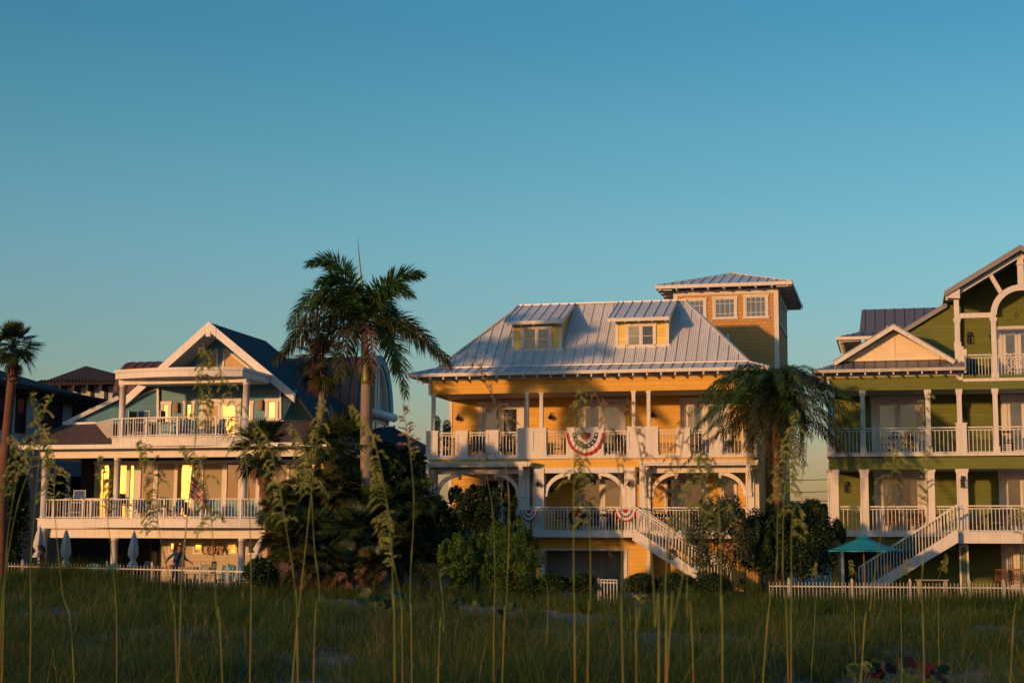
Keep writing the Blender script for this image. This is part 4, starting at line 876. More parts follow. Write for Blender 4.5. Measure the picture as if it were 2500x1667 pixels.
for i in range(4): m.extrude([C4[i], C4[(i + 1) % 4], p], (0, 0, -.1))
for k in range(30): t = k / 29; u = x0 + (x1 - x0) * t; m.tube([(u, tv_, hz + .05), (u + (p.x - u) * .12, tv_ + .42, hz + .05 + (p.z - hz) * .12)], .085, 6)
S.add('upper_tile_roof', m, 'clay_tile')
m = MB(); m.box(x0 + .8, x1 - .8, tv_ + .8, tv_ + 6.2, 3, hz - .1); S.add('upper_wall', m, 'stucco')
m = MB()
for i in range(7): u = x0 + .6 + i * (x1 - x0 - 1.2) / 6; m.box(u - .08, u + .08, tv_ + .1, tv_ + .8, hz - .45, hz - .1); m.box(u - .1, u + .1, tv_ + .72, tv_ + .8, hz - 1.6, hz - .3)
m.box(x0 + .8, x1 - .8, tv_ + .74, tv_ + .8, hz - 1.55, hz - 1.3); S.add('bracket', m, 'dark_wood')

# small roof far away between the yellow and the green house
D = House('distant_house', 1985, 130, 'small dark roofed house far away between yellow and green houses')
a, b = D.U(1940, 1260), D.U(2060, 1260); zr, ze = D.W(1990, 1243), D.W(1990, 1262)
D.add('wall', bx(a + .4, b - .4, 0, 7, 0, ze), 'stucco'); m = MB(); m.extrude([(a, -.5, ze), (b, -.5, ze), (b - 1, 3.5, zr), (a + 1, 3.5, zr)], (0, 0, -.1)); m.extrude([(b, 7.5, ze), (a, 7.5, ze), (a + 1, 3.5, zr), (b - 1, 3.5, zr)], (0, 0, -.1)); D.add('roof', m, 'clay_tile')
for i, (y0, y1, lab) in enumerate(((1172, 1166, 'highest thin power line in the gap beside the green house'), (1203, 1194, 'second thin power line in the gap beside the green house'), (1220, 1222, 'third thin power line in the gap beside the green house'), (1236, 1234, 'lowest power line in the gap, just above the distant roof'))):
    p = [at(1750, y0 + 3, 96 + i * 2), at(1985, (y0 + y1) / 2 + 2, 96 + i * 2), at(2200, y1 - 2, 96 + i * 2)]
    tag(MB().tube(p, .022, 5).build('power_line', 'black_iron'), lab, 'power line', 'power lines between the houses')
# ================================================================== VEGETATION TOOLS
def spline(P, n):
    P = [Vector(p) for p in P]; Q = [P[0] * 2 - P[1]] + P + [P[-1] * 2 - P[-2]]; out = []
    segs = len(P) - 1
    for i in range(n):
        t = i / (n - 1) * segs; k = min(int(t), segs - 1); t -= k; a, b, c, d = Q[k:k + 4]
        out.append(.5 * (2 * b + (c - a) * t + (2 * a - 5 * b + 4 * c - d) * t * t + (3 * b - a - 3 * c + d) * t ** 3))
    return out
def lbuild(mb, base, name, mat, parent, smooth=False):
    mb.v = [(x - base[0], y - base[1], z - base[2]) for x, y, z in mb.v]; return mb.build(name, mat, parent, smooth)
rnd = random.uniform
ZV = Vector((0, 0, 1))
def fan_leaf(mb, p, d, pet, r, nseg=26, droop=.3, spread=2.0, mi=0):
    d = Vector(d).normalized(); hub = p + d * pet - ZV * (droop * pet * .25); side = d.cross(ZV)
    side = side.normalized() if side.length > .05 else Vector((1, 0, 0)); nrm = side.cross(d)
    ro = rnd(-.5, .5); side, nrm = side * math.cos(ro) + nrm * math.sin(ro), nrm * math.cos(ro) - side * math.sin(ro)
    mb.tube([p, p + d * pet * .6 - ZV * droop * pet * .06, hub], [.02, .014, .01], 4, mi)
    d2 = (d - ZV * droop * .6).normalized()
    for i in range(nseg):
        a = -spread + 2 * spread * i / (nseg - 1); L = r * (1 - .28 * abs(a) / spread) * rnd(.88, 1.06)
        q = (d2 * math.cos(a) + side * math.sin(a) + nrm * (.18 * abs(math.sin(a)) + rnd(-.05, .05))).normalized(); pr = (side * math.cos(a) - d2 * math.sin(a)); w = L * spread / nseg * .62
        mid = hub + q * L * .55 - ZV * droop * L * .08; tip = hub + q * L - ZV * droop * L * rnd(.25, .5)
        mb.add([hub, mid + pr * w, tip, mid - pr * w], [(0, 1, 2, 3)], mi)
def frond(mb, ctrl, ll, n=60, droop=.5, w=.018, plume=.5, a0=1.2, a1=.6, mi=0, r0=.03, bare=.08, keep=1.0):
    R = spline(ctrl, n); mb.tube(R[::3] + [R[-1]], [r0 * (1 - .85 * i / (len(R[::3]))) for i in range(len(R[::3]) + 1)], 5, mi)
    for i in range(int(n * bare), n):
        t = i / (n - 1); T = (R[min(i + 1, n - 1)] - R[max(i - 1, 0)]).normalized(); side = T.cross(ZV)
        side = side.normalized() if side.length > .08 else Vector((1, 0, 0)); up = side.cross(T)
        prof = min(1, .45 + 2.2 * t) * (1 - .62 * max(0, t - .55) / .45); a = a0 + (a1 - a0) * t
        for sg in (-1, 1):
            if random.random() > keep: continue
            L = ll * prof * rnd(.85, 1.1); el = rnd(-plume, plume)
            q = (T * math.cos(a) + (side * sg * math.cos(el) + up * math.sin(el)) * math.sin(a)).normalized()
            b = R[i] + T * rnd(-.02, .02); m_ = b + q * L * .5 - ZV * droop * L * .10; tp = b + q * L * .93 - ZV * droop * L * rnd(.3, .55)
            mb.add([b - T * w * .5, b + T * w * .5, m_ + T * w, m_ - T * w, tp], [(0, 1, 2, 3), (3, 2, 4)], mi)
def leaf_cloud(C, Rr, n, size, shell=.55, asp=.45, up=.3, rng=RNG):
    C, Rr = np.asarray(C, float), np.asarray(Rr, float); k = len(C); idx = rng.integers(0, k, n)
    d = rng.normal(size=(n, 3)); d /= np.linalg.norm(d, axis=1)[:, None]; rr = shell + (1 - shell) * rng.random((n, 1)) ** .7 + rng.normal(0, .06, (n, 1))
    P = C[idx] + d * Rr[idx] * rr
    nr = d * .8 + rng.normal(size=(n, 3)) * .7; nr[:, 2] += up; nr /= np.linalg.norm(nr, axis=1)[:, None]
    a = np.cross(nr, rng.normal(size=(n, 3))); a /= np.linalg.norm(a, axis=1)[:, None]; b = np.cross(nr, a); s = size * rng.uniform(.6, 1.25, (n, 1))
    V = np.stack([P - a * s * .5, P + b * s * asp * .6, P + a * s * .5, P - b * s * asp * .6], 1).reshape(-1, 3)
    return V, np.arange(4 * n).reshape(-1, 4)
def lumps(c, R, k, lr=(.32, .5), inner=.68, low=-.6):
    C, Q = [], []
    for i in range(k):
        d = RNG.normal(size=3); d /= np.linalg.norm(d)
        if d[2] < low: d[2] = -d[2]
        C.append(np.array(c) + d * np.array(R) * inner * RNG.uniform(.75, 1.12)); Q.append(np.array(R) * RNG.uniform(*lr))
    return C, Q
def shrub(name, label, px, py, Yd, rx, ry_px, n, size, mat, k=22, base=0.0, low=-.6, group=None, cat='shrub', depth=.8, asp=.45, lr=(.30, .48), inner=.7, ragged=0, extra=None, stems=5, flowers=None):
    """rounded shrub: (px,py) is the picture centre of the crown, rx / ry_px its radii in photo pixels"""
    sc = Yd / F0; c = at(px, py, Yd); b = Vector((c.x, c.y, base)); t = thing(name, label, cat, b, 0, group)
    R = (rx * sc, rx * sc * depth, ry_px * sc); C, Q = lumps(c - b, R, k, lr, inner, low); C.append(np.array(c - b)); Q.append(np.array(R) * .72)
    for i in range(ragged):
        d = RNG.normal(size=3); d[2] = abs(d[2]) * 1.3 if i % 4 else d[2]; d /= np.linalg.norm(d); h = RNG.uniform(.08, .17); C.append(np.array(c - b) + d * np.array(R) * RNG.uniform(.98, 1.14)); Q.append(np.array((h * .75, h * .75, h * 1.5)) * R[2])
    if extra:
        for ex, ey, er in extra: q = at(ex, ey, Yd) - b; C.append(np.array(q)); Q.append(np.array((er * sc, er * sc * .8, er * sc)))
    V, F = leaf_cloud(C, Q, n, size, asp=asp); quads('foliage', V, F, mat, t)
    m = MB()
    for i in range(stems):
        q = Vector(C[i % len(C)]); s = Vector((rnd(-.12, .12), rnd(-.1, .1), 0)); m.tube([s, s.lerp(q, .5) + Vector((rnd(-.1, .1), 0, .1)), q], [.035, .025, .01], 5)
        for k2 in range(3): j = random.randrange(len(C)); m.tube([s.lerp(q, .6), Vector(C[j])], [.018, .006], 4)
    m.build('stem', 'branch_bark', t)
    if flowers:
        V, F = leaf_cloud(C, [q * 1.02 for q in Q], flowers, .11, shell=.96, asp=.9); quads('flower', V, F, 'flower_pink', t)
    return t
def fan_palm(name, label, trunk, Yd, crown, n, pet, r, tr=(.16, .14), mat='palmetto_green', lo=-.7, dead=6, group=None, nseg=26, tmat='fibre_trunk', dz=0, boots=0):
    P = [at(x, y, Yd) for x, y in trunk]; b = Vector((P[0].x, P[0].y, min(P[0].z, 0))); t = thing(name, label, 'palm tree', b, 0, group)
    P = [b] + P[1:] if P[0].z < .3 else [b] + P
    R = spline(P, 16); m = MB(); m.tube(R, [tr[0] + (tr[1] - tr[0]) * i / 15 + rnd(-.008, .008) for i in range(16)], 12)
    for k in range(boots):
        q = R[-1 - k % 5] + ZV * rnd(-.25, .1); a = rnd(0, 6.28); d = Vector((math.cos(a), math.sin(a), .55)); m.bar(q + d * tr[1] * .7, q + d * (tr[1] + .16), .05, .02)
    lbuild(m, b, 'trunk', tmat, t, True)
    c = at(*crown, Yd); m = MB()
    for i in range(n):
        az = i * 2.39996 + rnd(-.3, .3); el = lo + (1.45 - lo) * ((i + .5) / n) ** .9; d = Vector((math.cos(az) * math.cos(el), math.sin(az) * math.cos(el), math.sin(el)))
        fan_leaf(m, c - ZV * .1, d, pet * rnd(.75, 1.15), r * rnd(.85, 1.1), nseg, rnd(.25, .6) + .25 * (el < 0), 2.05)
    lbuild(m, b, 'crown', mat, t)
    if dead:
        m = MB()
        for i in range(dead):
            az = rnd(0, 6.28); el = rnd(-1.5, -.85); d = Vector((math.cos(az) * math.cos(el), math.sin(az) * math.cos(el), math.sin(el))); fan_leaf(m, c - ZV * .25, d, pet * .8, r * .8, 18, .7, 1.2)
        lbuild(m, b, 'dead_leaves', 'palm_dead', t)
    return t

# ================================================================== ROYAL PALM (hero tree)
Yp = 60.5
b = Vector((at(893, 1400, Yp).x, Yp, 0)); RP = thing('royal_palm', 'tall royal palm with smooth grey trunk between blue and yellow houses', 'palm tree', b)
tr = [at(x, y, Yp) for x, y in ((893, 1432), (894, 1330), (895, 1200), (894, 1060), (896, 935))]; tr[0].z = 0
R = spline(tr, 40); m = MB(); m.tube(R, [.235 - .03 * abs(i / 39 - .45) + (.006 if i % 2 else 0) for i in range(40)], 18); lbuild(m, b, 'trunk', 'royal_trunk', RP, True)
cs = [at(x, y, Yp) for x, y in ((896, 938), (896, 915), (893, 880), (889, 830), (886, 785))]; m = MB(); m.tube(spline(cs, 10), [.23, .24, .23, .21, .19, .17, .15, .13, .11, .09], 14); lbuild(m, b, 'crownshaft', 'crownshaft', RP, True)
C0 = (886, 800)
FR = [  # control points (px, py, depth offset), leaflet length, density, droop, material
    ([(886, 800, 0), (868, 715, .2), (835, 655, .3), (795, 632, .3), (752, 642, .2)], .78, 80, .35, 'palm_green'),
    ([(884, 805, 0), (850, 735, -.5), (800, 705, -.8), (745, 730, -1.0), (705, 790, -1.1)], .85, 80, .75, 'palm_green'),
    ([(884, 812, 0), (845, 745, .9), (790, 735, 1.4), (735, 780, 1.7), (700, 840, 1.8)], .85, 80, .8, 'palm_olive'),
    ([(884, 815, 0), (840, 775, -1.2), (775, 780, -2.0), (720, 825, -2.3), (675, 875, -2.4)], .85, 80, .9, 'palm_olive'),
    ([(890, 800, 0), (915, 735, .1), (950, 690, .2), (990, 668, .2), (1030, 668, .2)], .80, 80, .4, 'palm_green'),
    ([(890, 806, 0), (925, 770, .9), (975, 775, 1.5), (1030, 810, 1.8), (1092, 870, 2.0)], .85, 84, .75, 'palm_green'),
    ([(890, 810, 0), (935, 785, -.8), (985, 795, -1.3), (1040, 835, -1.5), (1100, 888, -1.6)], .80, 84, .7, 'palm_olive'),
    ([(890, 815, 0), (925, 805, -1.2), (960, 840, -1.8), (980, 900, -2.0), (990, 965, -2.0)], .75, 74, .7, 'palm_green'),
    ([(888, 815, 0), (872, 790, -1.6), (850, 820, -2.4), (836, 875, -2.8), (830, 925, -2.9)], .75, 70, .8, 'palm_olive'),
    ([(888, 815, 0), (895, 790, -1.8), (905, 825, -2.6), (908, 890, -2.8), (906, 930, -2.8)], .5, 46, .8, 'palm_dead'),
    ([(886, 810, 0), (860, 750, 1.5), (840, 735, 2.5), (815, 760, 3.1), (800, 800, 3.3)], .8, 70, .7, 'palm_green'),
    ([(890, 806, 0), (905, 735, 1.4), (925, 720, 2.4), (950, 745, 3.0), (965, 800, 3.2)], .8, 70, .7, 'palm_green'),
    ([(886, 803, 0), (872, 735, -.9), (850, 690, -1.5), (815, 672, -1.9), (775, 690, -2.1)], .85, 80, .5, 'palm_green'),
    ([(890, 803, 0), (905, 740, -.9), (930, 705, -1.5), (965, 695, -1.9), (1005, 715, -2.1)], .85, 80, .5, 'palm_green'),
    ([(884, 818, 0), (850, 800, -.8), (800, 815, -1.2), (770, 855, -1.3), (755, 900, -1.3)], .75, 64, .9, 'palm_dead'),
    ([(890, 815, 0), (915, 800, .8), (950, 815, 1.2), (965, 860, 1.4), (968, 905, 1.4)], .7, 60, .9, 'palm_dead'),
]
for ctrl, ll, n, dr, mt in FR:
    m = MB(); frond(m, [at(x, y, Yp + dz) for x, y, dz in ctrl], ll * 1.12, int(n * 2.1), dr, .036, 1.15, r0=.04); lbuild(m, b, 'frond', mt, RP)
m = MB(); m.tube([at(889, 790, Yp), at(885, 705, Yp), at(878, 640, Yp), at(873, 580, Yp)], [.05, .04, .025, .006], 7); lbuild(m, b, 'spear_leaf', 'crownshaft', RP, True)
m = MB()
for (x0, y0, x1, y1) in ((874, 850, 870, 925), (872, 860, 878, 930), (908, 860, 868, 905)): m.tube(spline([at(x0, y0, Yp - .2), at((x0 + x1) / 2 - 5, (y0 + y1) / 2, Yp - .3), at(x1, y1, Yp - .25)], 7), [.03] * 6 + [.01], 6)
lbuild(m, b, 'flower_stalk', 'palm_green', RP)
# other palms
fan_palm('sabal_palm', 'slender palm with brown hanging leaves left of the royal palm', [(770, 1420), (772, 1250), (778, 1100), (787, 960), (788, 905)], 63.5, (785, 872), 26, .75, .75, (.15, .13), 'palm_olive', -1.1, 16, nseg=24, tmat='royal_trunk')
fan_palm('cabbage_palm', 'short cabbage palm with a red brown trunk before the blue house', [(672, 1420), (662, 1300), (652, 1210), (642, 1140), (640, 1110)], 61, (636, 1085), 34, .75, .72, (.2, .27), 'palmetto_green', -.9, 8, boots=40)
fan_palm('cabbage_palm', 'fan palm crown beside the royal palm trunk below the copper roof', [(832, 1420), (832, 1250), (832, 1110)], 61.5, (832, 1088), 46, 1.0, 1.0, (.2, .2), 'palmetto_green', -.8, 5)
fan_palm('washington_palm', 'leaning fan palm with a rough reddish trunk at the left edge', [(2, 1420), (8, 1180), (22, 1000), (32, 905), (35, 865)], 59, (33, 838), 38, .62, .66, (.2, .17), 'palmetto_green', -.75, 5, boots=60)
fan_palm('distant_palm', 'small distant fan palm top right behind the hedge gap', [(1982, 1420), (1982, 1260)], 110, (1982, 1252), 26, .7, .8, (.2, .2), 'palmetto_green', -.3, 0, nseg=18)
fan_palm('small_palm', 'low fan palm at the right edge of the dark clump, touching the yellow porch', [(1022, 1420), (1022, 1230)], 60.5, (1020, 1215), 26, .6, .62, (.15, .15), 'palmetto_green', -.7, 2)
# date palm in front of the gap between the yellow and green houses
Yd = 60.8; b = Vector((at(1898, 1400, Yd).x, Yd, 0)); DP = thing('date_palm', 'shaggy date palm with many thin drooping fronds beside the green house', 'palm tree', b)
m = MB(); tr = [at(x, y, Yd) for x, y in ((1902, 1430), (1900, 1250), (1897, 1120), (1893, 1000))]; tr[0].z = -.1; R = spline(tr, 26); m.tube(R, [.15 + .015 * math.sin(i * 2.1) for i in range(26)], 14)
for k in range(50):
    q = R[random.randrange(10, 26)]; a = rnd(0, 6.28); d = Vector((math.cos(a), math.sin(a), .6)); m.bar(q + d * .1, q + d * .24, .06, .02)
lbuild(m, b, 'trunk', 'fibre_trunk', DP, True)
c = at(1890, 972, Yd)
for i in range(74):
    az = i * 2.39996 + rnd(-.2, .2); t = (i + .5) / 74; el = -.65 + 1.98 * t; L = rnd(2.7, 4.2) * (1 - .22 * max(0, el - .5))
    h = Vector((math.cos(az), math.sin(az), 0)); p1 = c + h * L * .3 * math.cos(el) + ZV * L * .34 * math.sin(el); k = .95 - .68 * t
    p2 = c + h * L * .68 * max(.25, math.cos(el * .8)) + ZV * L * (.45 * math.sin(el) - .18 * k); p3 = c + h * L * .92 * max(.35, math.cos(el * .6)) + ZV * L * (.36 * math.sin(el) - .5 * k)
    m = MB(); frond(m, [c, p1, p2, p3],   .54, 76, .75, .025, .7, 1.1, .6, r0=.024, bare=.12, keep=.95); lbuild(m, b, 'frond', 'palm_olive' if (el < -.1 or i % 4 == 0) else 'palm_green', DP)
m = MB()
for i in range(46):
    az = rnd(0, 6.28); L = rnd(1.3, 3.3); h = Vector((math.cos(az), math.sin(az), 0)); frond(m, [c - ZV * .2, c + h * .7 - ZV * .1, c + h * 1.1 - ZV * L * .5, c + h * 1.0 - ZV * L], .36, 40, .9, .02, .8, r0=.02)
lbuild(m, b, 'hanging_fronds', 'palm_olive', DP)
# saw palmetto thicket under the royal palm: every clump is a plant of its own
SP = [(690, 1235, 60, 62, 'high palmetto clump beside the blue house railing'), (755, 1190, 61, 62, 'palmetto clump under the lit yellow windows'), (820, 1190, 60, 60, 'palmetto clump left of the royal palm trunk'), (700, 1310, 57.5, 62, 'palmetto clump behind the three crossing grass stalks'),
      (770, 1290, 58.5, 66, 'dense palmetto clump in the middle of the thicket'), (850, 1290, 58, 66, 'palmetto clump at the foot of the royal palm'), (925, 1230, 60, 64, 'palmetto clump right of the royal palm trunk'), (960, 1320, 59, 66, 'shadowed palmetto clump right of the thicket centre'),
      (735, 1375, 55.5, 56, 'low palmetto clump with withered leaves, left of the thicket foot'), (820, 1375, 56, 60, 'low palmetto clump with withered leaves below the royal palm'), (905, 1380, 56, 56, 'low palmetto clump with pale dead fans at the thicket foot'), (990, 1250, 61, 60, 'dark palmetto clump before the yellow porch end'), (1010, 1350, 59.5, 60, 'dark palmetto clump behind the bright shrub')]
for px_, py_, Yd, r_, lab in SP:
    c = at(px_, py_, Yd); b = Vector((c.x, c.y, 0)); t = thing('saw_palmetto', lab, 'palmetto', b, 0, 'palmetto clumps between the blue and yellow houses'); m = MB(); sc = Yd / F0; r = r_ * sc
    for i in range(76):
        az = i * 2.39996 + rnd(-.3, .3); el = -.95 + 2.2 * ((i + .5) / 76); d = Vector((math.cos(az) * math.cos(el), math.sin(az) * math.cos(el), math.sin(el))); fan_leaf(m, c + Vector((rnd(-.3, .3), rnd(-.3, .3), rnd(-.35, .2))) * r, d, r * rnd(.25, .6), r * rnd(.48, .68), 20, rnd(.15, .6), 1.9)
    lbuild(m, b, 'fan_leaves', 'palmetto_green' if py_ < 1300 and px_ not in (820,) else 'palm_olive', t)
    m = MB(); m.tube([b, b.lerp(c, .6), c], [.07, .06, .05], 8)
    lbuild(m, b, 'stem', 'fibre_trunk', t)
    if py_ > 1340 and px_ < 960:
        m = MB()
        for i in range(11): az = rnd(3.3, 6.1); el = rnd(-1.3, -.3); d = Vector((math.cos(az) * math.cos(el), math.sin(az) * math.cos(el), math.sin(el))); fan_leaf(m, c + Vector((rnd(-.5, .5) * r, -.3 * r, rnd(-.2, .25))), d, r * .45, r * .5, 18, .6, 1.3)
        lbuild(m, b, 'dead_leaves', 'palm_dead', t)
# dark evergreen mass behind the palmettos
for px_, py_, rx, ry, lab in ((745, 1300, 82, 130, 'dark evergreen bush deep in the thicket by the blue house'), (845, 1290, 78, 150, 'dark evergreen bush behind the royal palm trunk'), (930, 1270, 72, 160, 'dark evergreen bush right behind the royal palm'), (995, 1320, 70, 130, 'dark evergreen bush between the thicket and the yellow house')):
    shrub('evergreen_bush', lab, px_, py_, 64, rx, ry, 15000, .17, 'shrub_dark', 26, group='evergreen bushes between the blue and yellow houses', lr=(.32, .46), low=-1, stems=3)
# shrubs
shrub('umbrella_tree', 'dark broad-leaved tree reaching the left end of the yellow balcony', 970, 1165, 62, 76, 88, 9000, .30, 'shrub_dark', 26, cat='tree', lr=(.3, .42))
shrub('bright_shrub', 'bright green feathery shrub left of the yellow garage opening', 1128, 1374, 57.5, 58, 60, 15000, .085, 'shrub_bright', 44, lr=(.22, .36), inner=.8, asp=.4, low=-1, ragged=46)
shrub('bright_shrub', 'larger bright green feathery shrub touching the yellow garage opening', 1238, 1366, 58, 80, 80, 21000, .085, 'shrub_bright', 60, lr=(.2, .34), inner=.8, asp=.4, low=-1, ragged=60)
shrub('flowering_shrub', 'dark shrub with a few pink flowers before the left porch rail', 1165, 1275, 61.5, 96, 80, 18000, .11, 'shrub_dark', 26, flowers=26, ragged=40)
shrub('dark_shrub', 'dark shrub below the porch corner at the left end of the yellow house', 1065, 1310, 61, 70, 100, 16000, .12, 'shrub_dark', 22)
shrub('silver_shrub', 'grey green buttonwood shrub in front of the yellow stair', 1765, 1328, 58.5, 80, 102, 20000, .085, 'silver_leaf', 40, lr=(.2, .34), inner=.8, ragged=40, extra=[(1742, 1240, 26), (1800, 1245, 22), (1712, 1380, 30), (1640, 1352, 14)])
shrub('round_hedge', 'big dark rounded bush left of the turquoise umbrella', 1948, 1338, 59.4, 104, 104, 44000, .10, 'shrub_dark', 36, lr=(.3, .45), inner=.72, ragged=30, extra=[(1880, 1290, 52), (2010, 1290, 40)])
shrub('round_hedge', 'dark bush under the date palm trunk', 1866, 1342, 59.0, 62, 98, 22000, .10, 'shrub_dark', 28, lr=(.3, .45))
for i, (px_, rx, lab) in enumerate(((1350, 42, 'low clipped hedge left of the small white gate'), (1420, 40, 'low clipped hedge directly before the garage opening'), (1565, 52, 'low clipped hedge right of the small white gate'), (1650, 50, 'low clipped hedge under the lower stair'), (1740, 52, 'low clipped hedge below the grey green shrub'), (1300, 34, 'low dark hedge end beside the bright shrub'))):
    shrub('low_hedge', lab, px_, 1428, 57, rx, 28, 8000, .08, 'shrub_dark', 22, group='low hedge along the yellow house', cat='hedge', lr=(.35, .5), depth=.6, base=-.2)
shrub('dark_bush', 'glossy dark bush at the right end of the left fence', 640, 1412, 56.5, 46, 46, 9000, .12, 'shrub_dark', 20, extra=[(610, 1395, 18), (665, 1380, 26)])
shrub('dark_bush', 'dark bush under the leaning palm at the left edge', 16, 1250, 63, 56, 150, 20000, .15, 'shrub_dark', 24, extra=[(40, 1130, 26)])
shrub('dark_bush', 'dark low bush behind the left fence beside the folded umbrellas', 10, 1350, 66, 52, 66, 13000, .13, 'shrub_dark', 20)
shrub('olive_bush', 'olive weedy bush below the white wall right of the thicket', 1040, 1405, 57, 60, 34, 5000, .06, 'shrub_olive', 26, asp=.3)
# low white garden wall glimpsed under the thicket
wl_ = [at(985, 1389, 59.5), at(1110, 1391, 59.5)]; m = MB(); m.bar(wl_[0] - ZV * .4, wl_[1] - ZV * .4, .2, .8)
tag(m.build('garden_wall', 'old_white'), 'low white wall between the thicket and the bright shrub', 'wall')

# ================================================================== GROUND, GRASS
def gz_(x, y):
    s = np.clip((62 - y) / 6, 0, 1); return (-.2 - .0143 * np.clip(x, -30, 30)) * s + (.10 * np.sin(x * .55 + 1.3) * np.sin(y * .31) + .07 * np.sin(x * 1.1 + y * .8) * np.sin(y * .52 + 1)) * s
xs = np.concatenate([np.array([-900, -400, -150, -70]), np.linspace(-40, 40, 61), np.array([70, 150, 400, 900])]); ys = np.concatenate([np.array([-300, -100, -40]), np.linspace(-20, 90, 81), np.array([130, 250, 600, 1500])])
X, Yg = np.meshgrid(xs, ys); V = np.stack([X, Yg, gz_(X, Yg)], -1).reshape(-1, 3); nx = len(xs)
I = np.arange((len(ys) - 1) * nx).reshape(-1, nx)[:, :-1].ravel(); Q = np.stack([I, I + 1, I + nx + 1, I + nx], 1)
mt, nt, bs, out = _mat('dune_sand'); tc = N(nt, 'ShaderNodeTexCoord'); n1 = N(nt, 'ShaderNodeTexNoise', i_Scale=.5, i_Detail=6.0); n2 = N(nt, 'ShaderNodeTexNoise', i_Scale=14.0, i_Detail=6.0)
for n in (n1, n2): nt.links.new(tc.outputs['Object'], n.inputs['Vector'])
nt.links.new(ramp(nt, mathn(nt, 'ADD', mathn(nt, 'MULTIPLY', n1.outputs['Fac'], .6), mathn(nt, 'MULTIPLY', n2.outputs['Fac'], .4)), [(.35, (.10, .085, .07)), (.6, (.24, .21, .185))]), bs.inputs['Base Color']); bs.inputs['Roughness'].default_value = .95
bp = N(nt, 'ShaderNodeBump', i_Strength=.6, i_Distance=.05); nt.links.new(n2.outputs['Fac'], bp.inputs['Height']); nt.links.new(bp.outputs[0], bs.inputs['Normal'])
tag(quads('ground', V, Q, 'dune_sand', None, True), kind='structure')
def vnoise(x, y, s, seed):
    r = np.random.default_rng(seed); T = r.random((64, 64)); u, v = x / s + 31.3, y / s + 17.7; i, j = np.floor(u).astype(int), np.floor(v).astype(int); f, g = u - i, v - j; f, g = f * f * (3 - 2 * f), g * g * (3 - 2 * g)
    t = lambda a, b: T[a % 64, b % 64]
    return (t(i, j) * (1 - f) + t(i + 1, j) * f) * (1 - g) + (t(i, j + 1) * (1 - f) + t(i + 1, j + 1) * f) * g
def grass(nt_, bpt, dmin, dmax, hmin, hmax, w, seed, spread=.42, lean=.8, xr=None):
    r = np.random.default_rng(seed); d = np.sqrt(dmin ** 2 + (dmax ** 2 - dmin ** 2) * r.random(nt_)); tx = (r.random(nt_) * 2 - 1) * spread * d if xr is None else (xr[0] + (xr[1] - xr[0]) * r.random(nt_)) * d; ty = d
    den = .55 * vnoise(tx, ty, 2.6, 1) + .45 * vnoise(tx, ty, .9, 2); keep = den > .36
    for sx_, sy_, sr in ((-.3, 47, 1.7), (2.0, 44, 1.3), (.8, 37, .9), (4.2, 21, 1.0), (5.3, 19.5, .7), (-2.6, 22, .7), (3.2, 36, .9), (7.2, 26, .8)): keep &= ((tx - sx_) ** 2 + ((ty - sy_) * .45) ** 2) > sr ** 2 * (.5 + r.random(nt_))
    tx, ty, den = tx[keep], ty[keep], den[keep]; nt2 = len(tx); th = r.uniform(hmin, hmax, nt2) * (.35 + 1.15 * den)
    n = nt2 * bpt; k = np.repeat(np.arange(nt2), bpt); az = r.random(n) * 2 * np.pi; ro = r.random(n) ** .6 * .2
    bx_, by_ = tx[k] + np.cos(az) * ro, ty[k] + np.sin(az) * ro; az = az + r.normal(0, .5, n); h = th[k] * r.uniform(.55, 1.15, n); ln = h * lean * r.uniform(.15, 1.25, n); bz = gz_(bx_, by_) - .02
    dx, dy = np.cos(az), np.sin(az); wx, wy = -dy, dx; fl = r.uniform(-.9, .9, n); wx, wy = wx * np.cos(fl) + dx * np.sin(fl), wy * np.cos(fl) + dy * np.sin(fl)
    rows = []; cv = (ln / h).clip(0, 1.5)
    for t in (0, .28, .55, .8, 1.0):
        z = bz + h * (t - .36 * t ** 2.4 * cv); o = ln * (.3 * t + .7 * t * t); ww = w * (1 - .85 * t ** 1.6)
        cx, cy = bx_ + dx * o, by_ + dy * o; rows += [np.stack([cx - wx * ww, cy - wy * ww, z], 1), np.stack([cx + wx * ww, cy + wy * ww, z], 1)]
    V = np.stack(rows, 1).reshape(-1, 3); I = np.arange(n)[:, None] * 10; Q = np.concatenate([I + np.array([[0, 1, 3, 2]]) + 2 * a for a in range(4)], 1).reshape(-1, 4)
    return V, Q
parts = [grass(1500, 28, 8.5, 22, .5, .95, .0028, 11, lean=1.1), grass(1100, 9, 9, 26, .8, 1.2, .0022, 21, lean=1.6), grass(3800, 24, 20, 40, .4, .8, .0044, 12, lean=1.1), grass(1500, 9, 22, 50, .65, 1.05, .0036, 22, lean=1.5), grass(5200, 20, 38, 58, .35, .7, .0065, 13), grass(1300, 22, 50, 61, .6, 1.0, .006, 14), grass(420, 24, 60, 65, .8, 1.3, .006, 15, xr=(-.34, -.24)), grass(260, 22, 56, 58.5, .6, 1.0, .006, 16, xr=(-.25, -.15)), grass(420, 22, 52, 55.3, .6, 1.0, .006, 17, xr=(.15, .36))]
V = np.concatenate([p[0] for p in parts]); o = 0; Qs = []; mi = []
for i, p in enumerate(parts): Qs.append(p[1] + o); o += len(p[0]); mi.append(np.repeat((RNG.random(len(p[1]) // 4) < (.5 if i in (1, 3) else .08)).astype(int), 4))
tag(quads('dune_grass', V, np.concatenate(Qs), ['grass_blade', 'grass_straw'], None, False, np.concatenate(mi)), 'wispy green and brown dune grass covering the foreground', 'grass', None, 'stuff')
